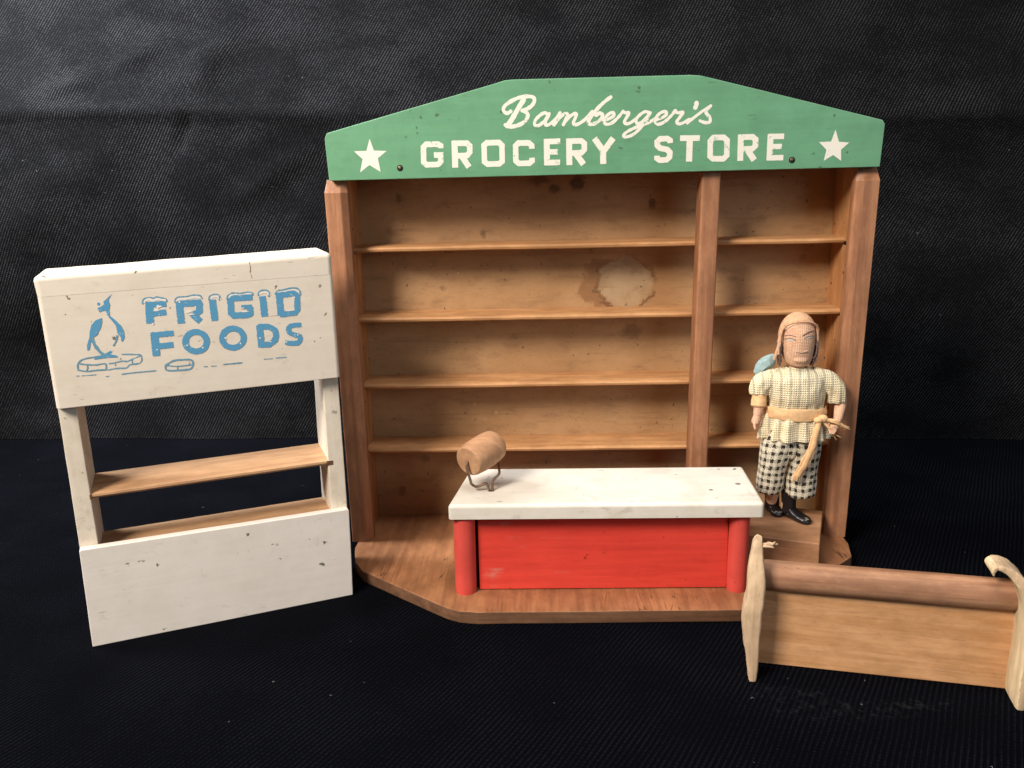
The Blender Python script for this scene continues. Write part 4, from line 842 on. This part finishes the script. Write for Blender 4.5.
for j in range(nz + 1):
    for i in range(nx + 1):
        x = -1000 + 2000 * i / nx; h = 900 * (j / nz) ** 1.25
        fold = FOLD - .032 * (x + 240) + 1.5 * mnoise.noise(Vector((x * .01, 0, 0)))
        lean = 0
        if h > fold: lean = (h - fold) * .42
        else: lean = 16 * (1 - h / fold) ** 1.5                       # the lower part hangs back under the fold
        r = 247 - .045 * x + lean
        r -= 4.5 * math.exp(-((h - fold + 1) / 4.5) ** 2) * (.6 + .4 * mnoise.noise(Vector((x * .012, 5, 0))))  # the lip of the fold hangs over
        r += 14 * mnoise.noise(Vector((x * .0055, h * .006, 1))) + 4.5 * mnoise.noise(Vector((x * .009 - h * .011, h * .004, 31))) + 2.0 * mnoise.noise(Vector((x * .010 + h * .006, h * .020 - x * .004, 12))) + 1.2 * mnoise.noise(Vector((x * .021, h * .017, 4))) + .25 * mnoise.noise(Vector((x * .06, h * .05, 9)))
        for a, c, w, amp in CREASE:
            d, t = seg_d(x, h, a, c)
            if d < w * 3: r -= .7 * amp * math.exp(-(d / w) ** 2) * (1 - abs(2 * t - 1) ** 3)
        vs.append((x, r, h + .5))
b.put(vs, [(j * (nx + 1) + i, j * (nx + 1) + i + 1, (j + 1) * (nx + 1) + i + 1, (j + 1) * (nx + 1) + i) for j in range(nz) for i in range(nx)])
back = b.build('backdrop', M_back, angle=180); back['kind'] = 'structure'; back['label'] = 'black twill cloth hung behind the toys with a fold across it'

# bits of lint on the cloth
b = MB()
for k in range(16):
    if k < 4: x, y = 90 + random.gauss(0, 26), -178 + random.gauss(0, 7)
    else: x, y = random.uniform(-330, 230), random.uniform(-240, 150)
    L = random.uniform(.3, 1.1); a = random.random() * 6.28
    P = [(x, y, .25), (x + L * math.cos(a), y + L * math.sin(a), .5 + random.random() * .3), (x + 2 * L * math.cos(a + .5), y + 2 * L * math.sin(a + .5), .3)]
    b.tube(P, random.uniform(.05, .12), 5)
lint = b.build('lint', plain('lint_fibre', (.22, .22, .215), .9, .1)); lint['kind'] = 'stuff'; lint['label'] = 'specks of pale lint scattered on the black cloth'

# ------------------------------------------------------------------ lamps, camera
def area(name, loc, target, size, power, color, size_y=None, spread=180):
    l = bpy.data.lights.new(name, 'AREA'); l.energy = power; l.color = color; l.size = size; l.spread = math.radians(spread)
    if size_y: l.shape = 'RECTANGLE'; l.size_y = size_y
    o = bpy.data.objects.new(name, l); COL.objects.link(o); o.location = loc
    o.rotation_euler = (Vector(target) - Vector(loc)).to_track_quat('-Z', 'Y').to_euler(); return o
area('key_lamp', (-.72, -.88, .98), (0, 0, .12), .42, 28, (1, .905, .79))
area('top_lamp', (-.05, -.30, 1.35), (0, -.05, .0), .6, 6.8, (1, .96, .90))
area('soft_lamp', (.75, -1.0, .55), (.05, 0, .12), .6, 3.6, (.86, .93, 1))
area('backdrop_fill', (-.82, .06, .90), (-.52, .26, .40), .30, 6.5, (.95, .97, 1), None, 80)  # added lamp, narrowed to brighten the upper left of the backdrop
w = bpy.data.worlds.new('World'); SC.world = w; w.use_nodes = True
w.node_tree.nodes['Background'].inputs[0].default_value = (.75, .82, 1, 1); w.node_tree.nodes['Background'].inputs[1].default_value = .022

cam = bpy.data.cameras.new('camera'); cam.sensor_width = 36; cam.lens = 850.0 / 1024 * 36; cam.clip_start = .01; cam.clip_end = 20
co = bpy.data.objects.new('camera', cam); COL.objects.link(co); SC.camera = co
ya, ti, ro = CAM_ROT
f = Vector((math.sin(ya) * math.cos(ti), math.cos(ya) * math.cos(ti), -math.sin(ti))); r0 = Vector((math.cos(ya), -math.sin(ya), 0)); u0 = r0.cross(f)
r = r0 * math.cos(ro) + u0 * math.sin(ro); u = -r0 * math.sin(ro) + u0 * math.cos(ro)
m = Matrix.Identity(4)
for i in range(3): m[i][0], m[i][1], m[i][2], m[i][3] = r[i], u[i], -f[i], CAM_POS[i]
co.matrix_world = m
SC.view_settings.view_transform = 'Standard'; SC.view_settings.look = 'None'; SC.view_settings.exposure = 0; SC.view_settings.gamma = 1
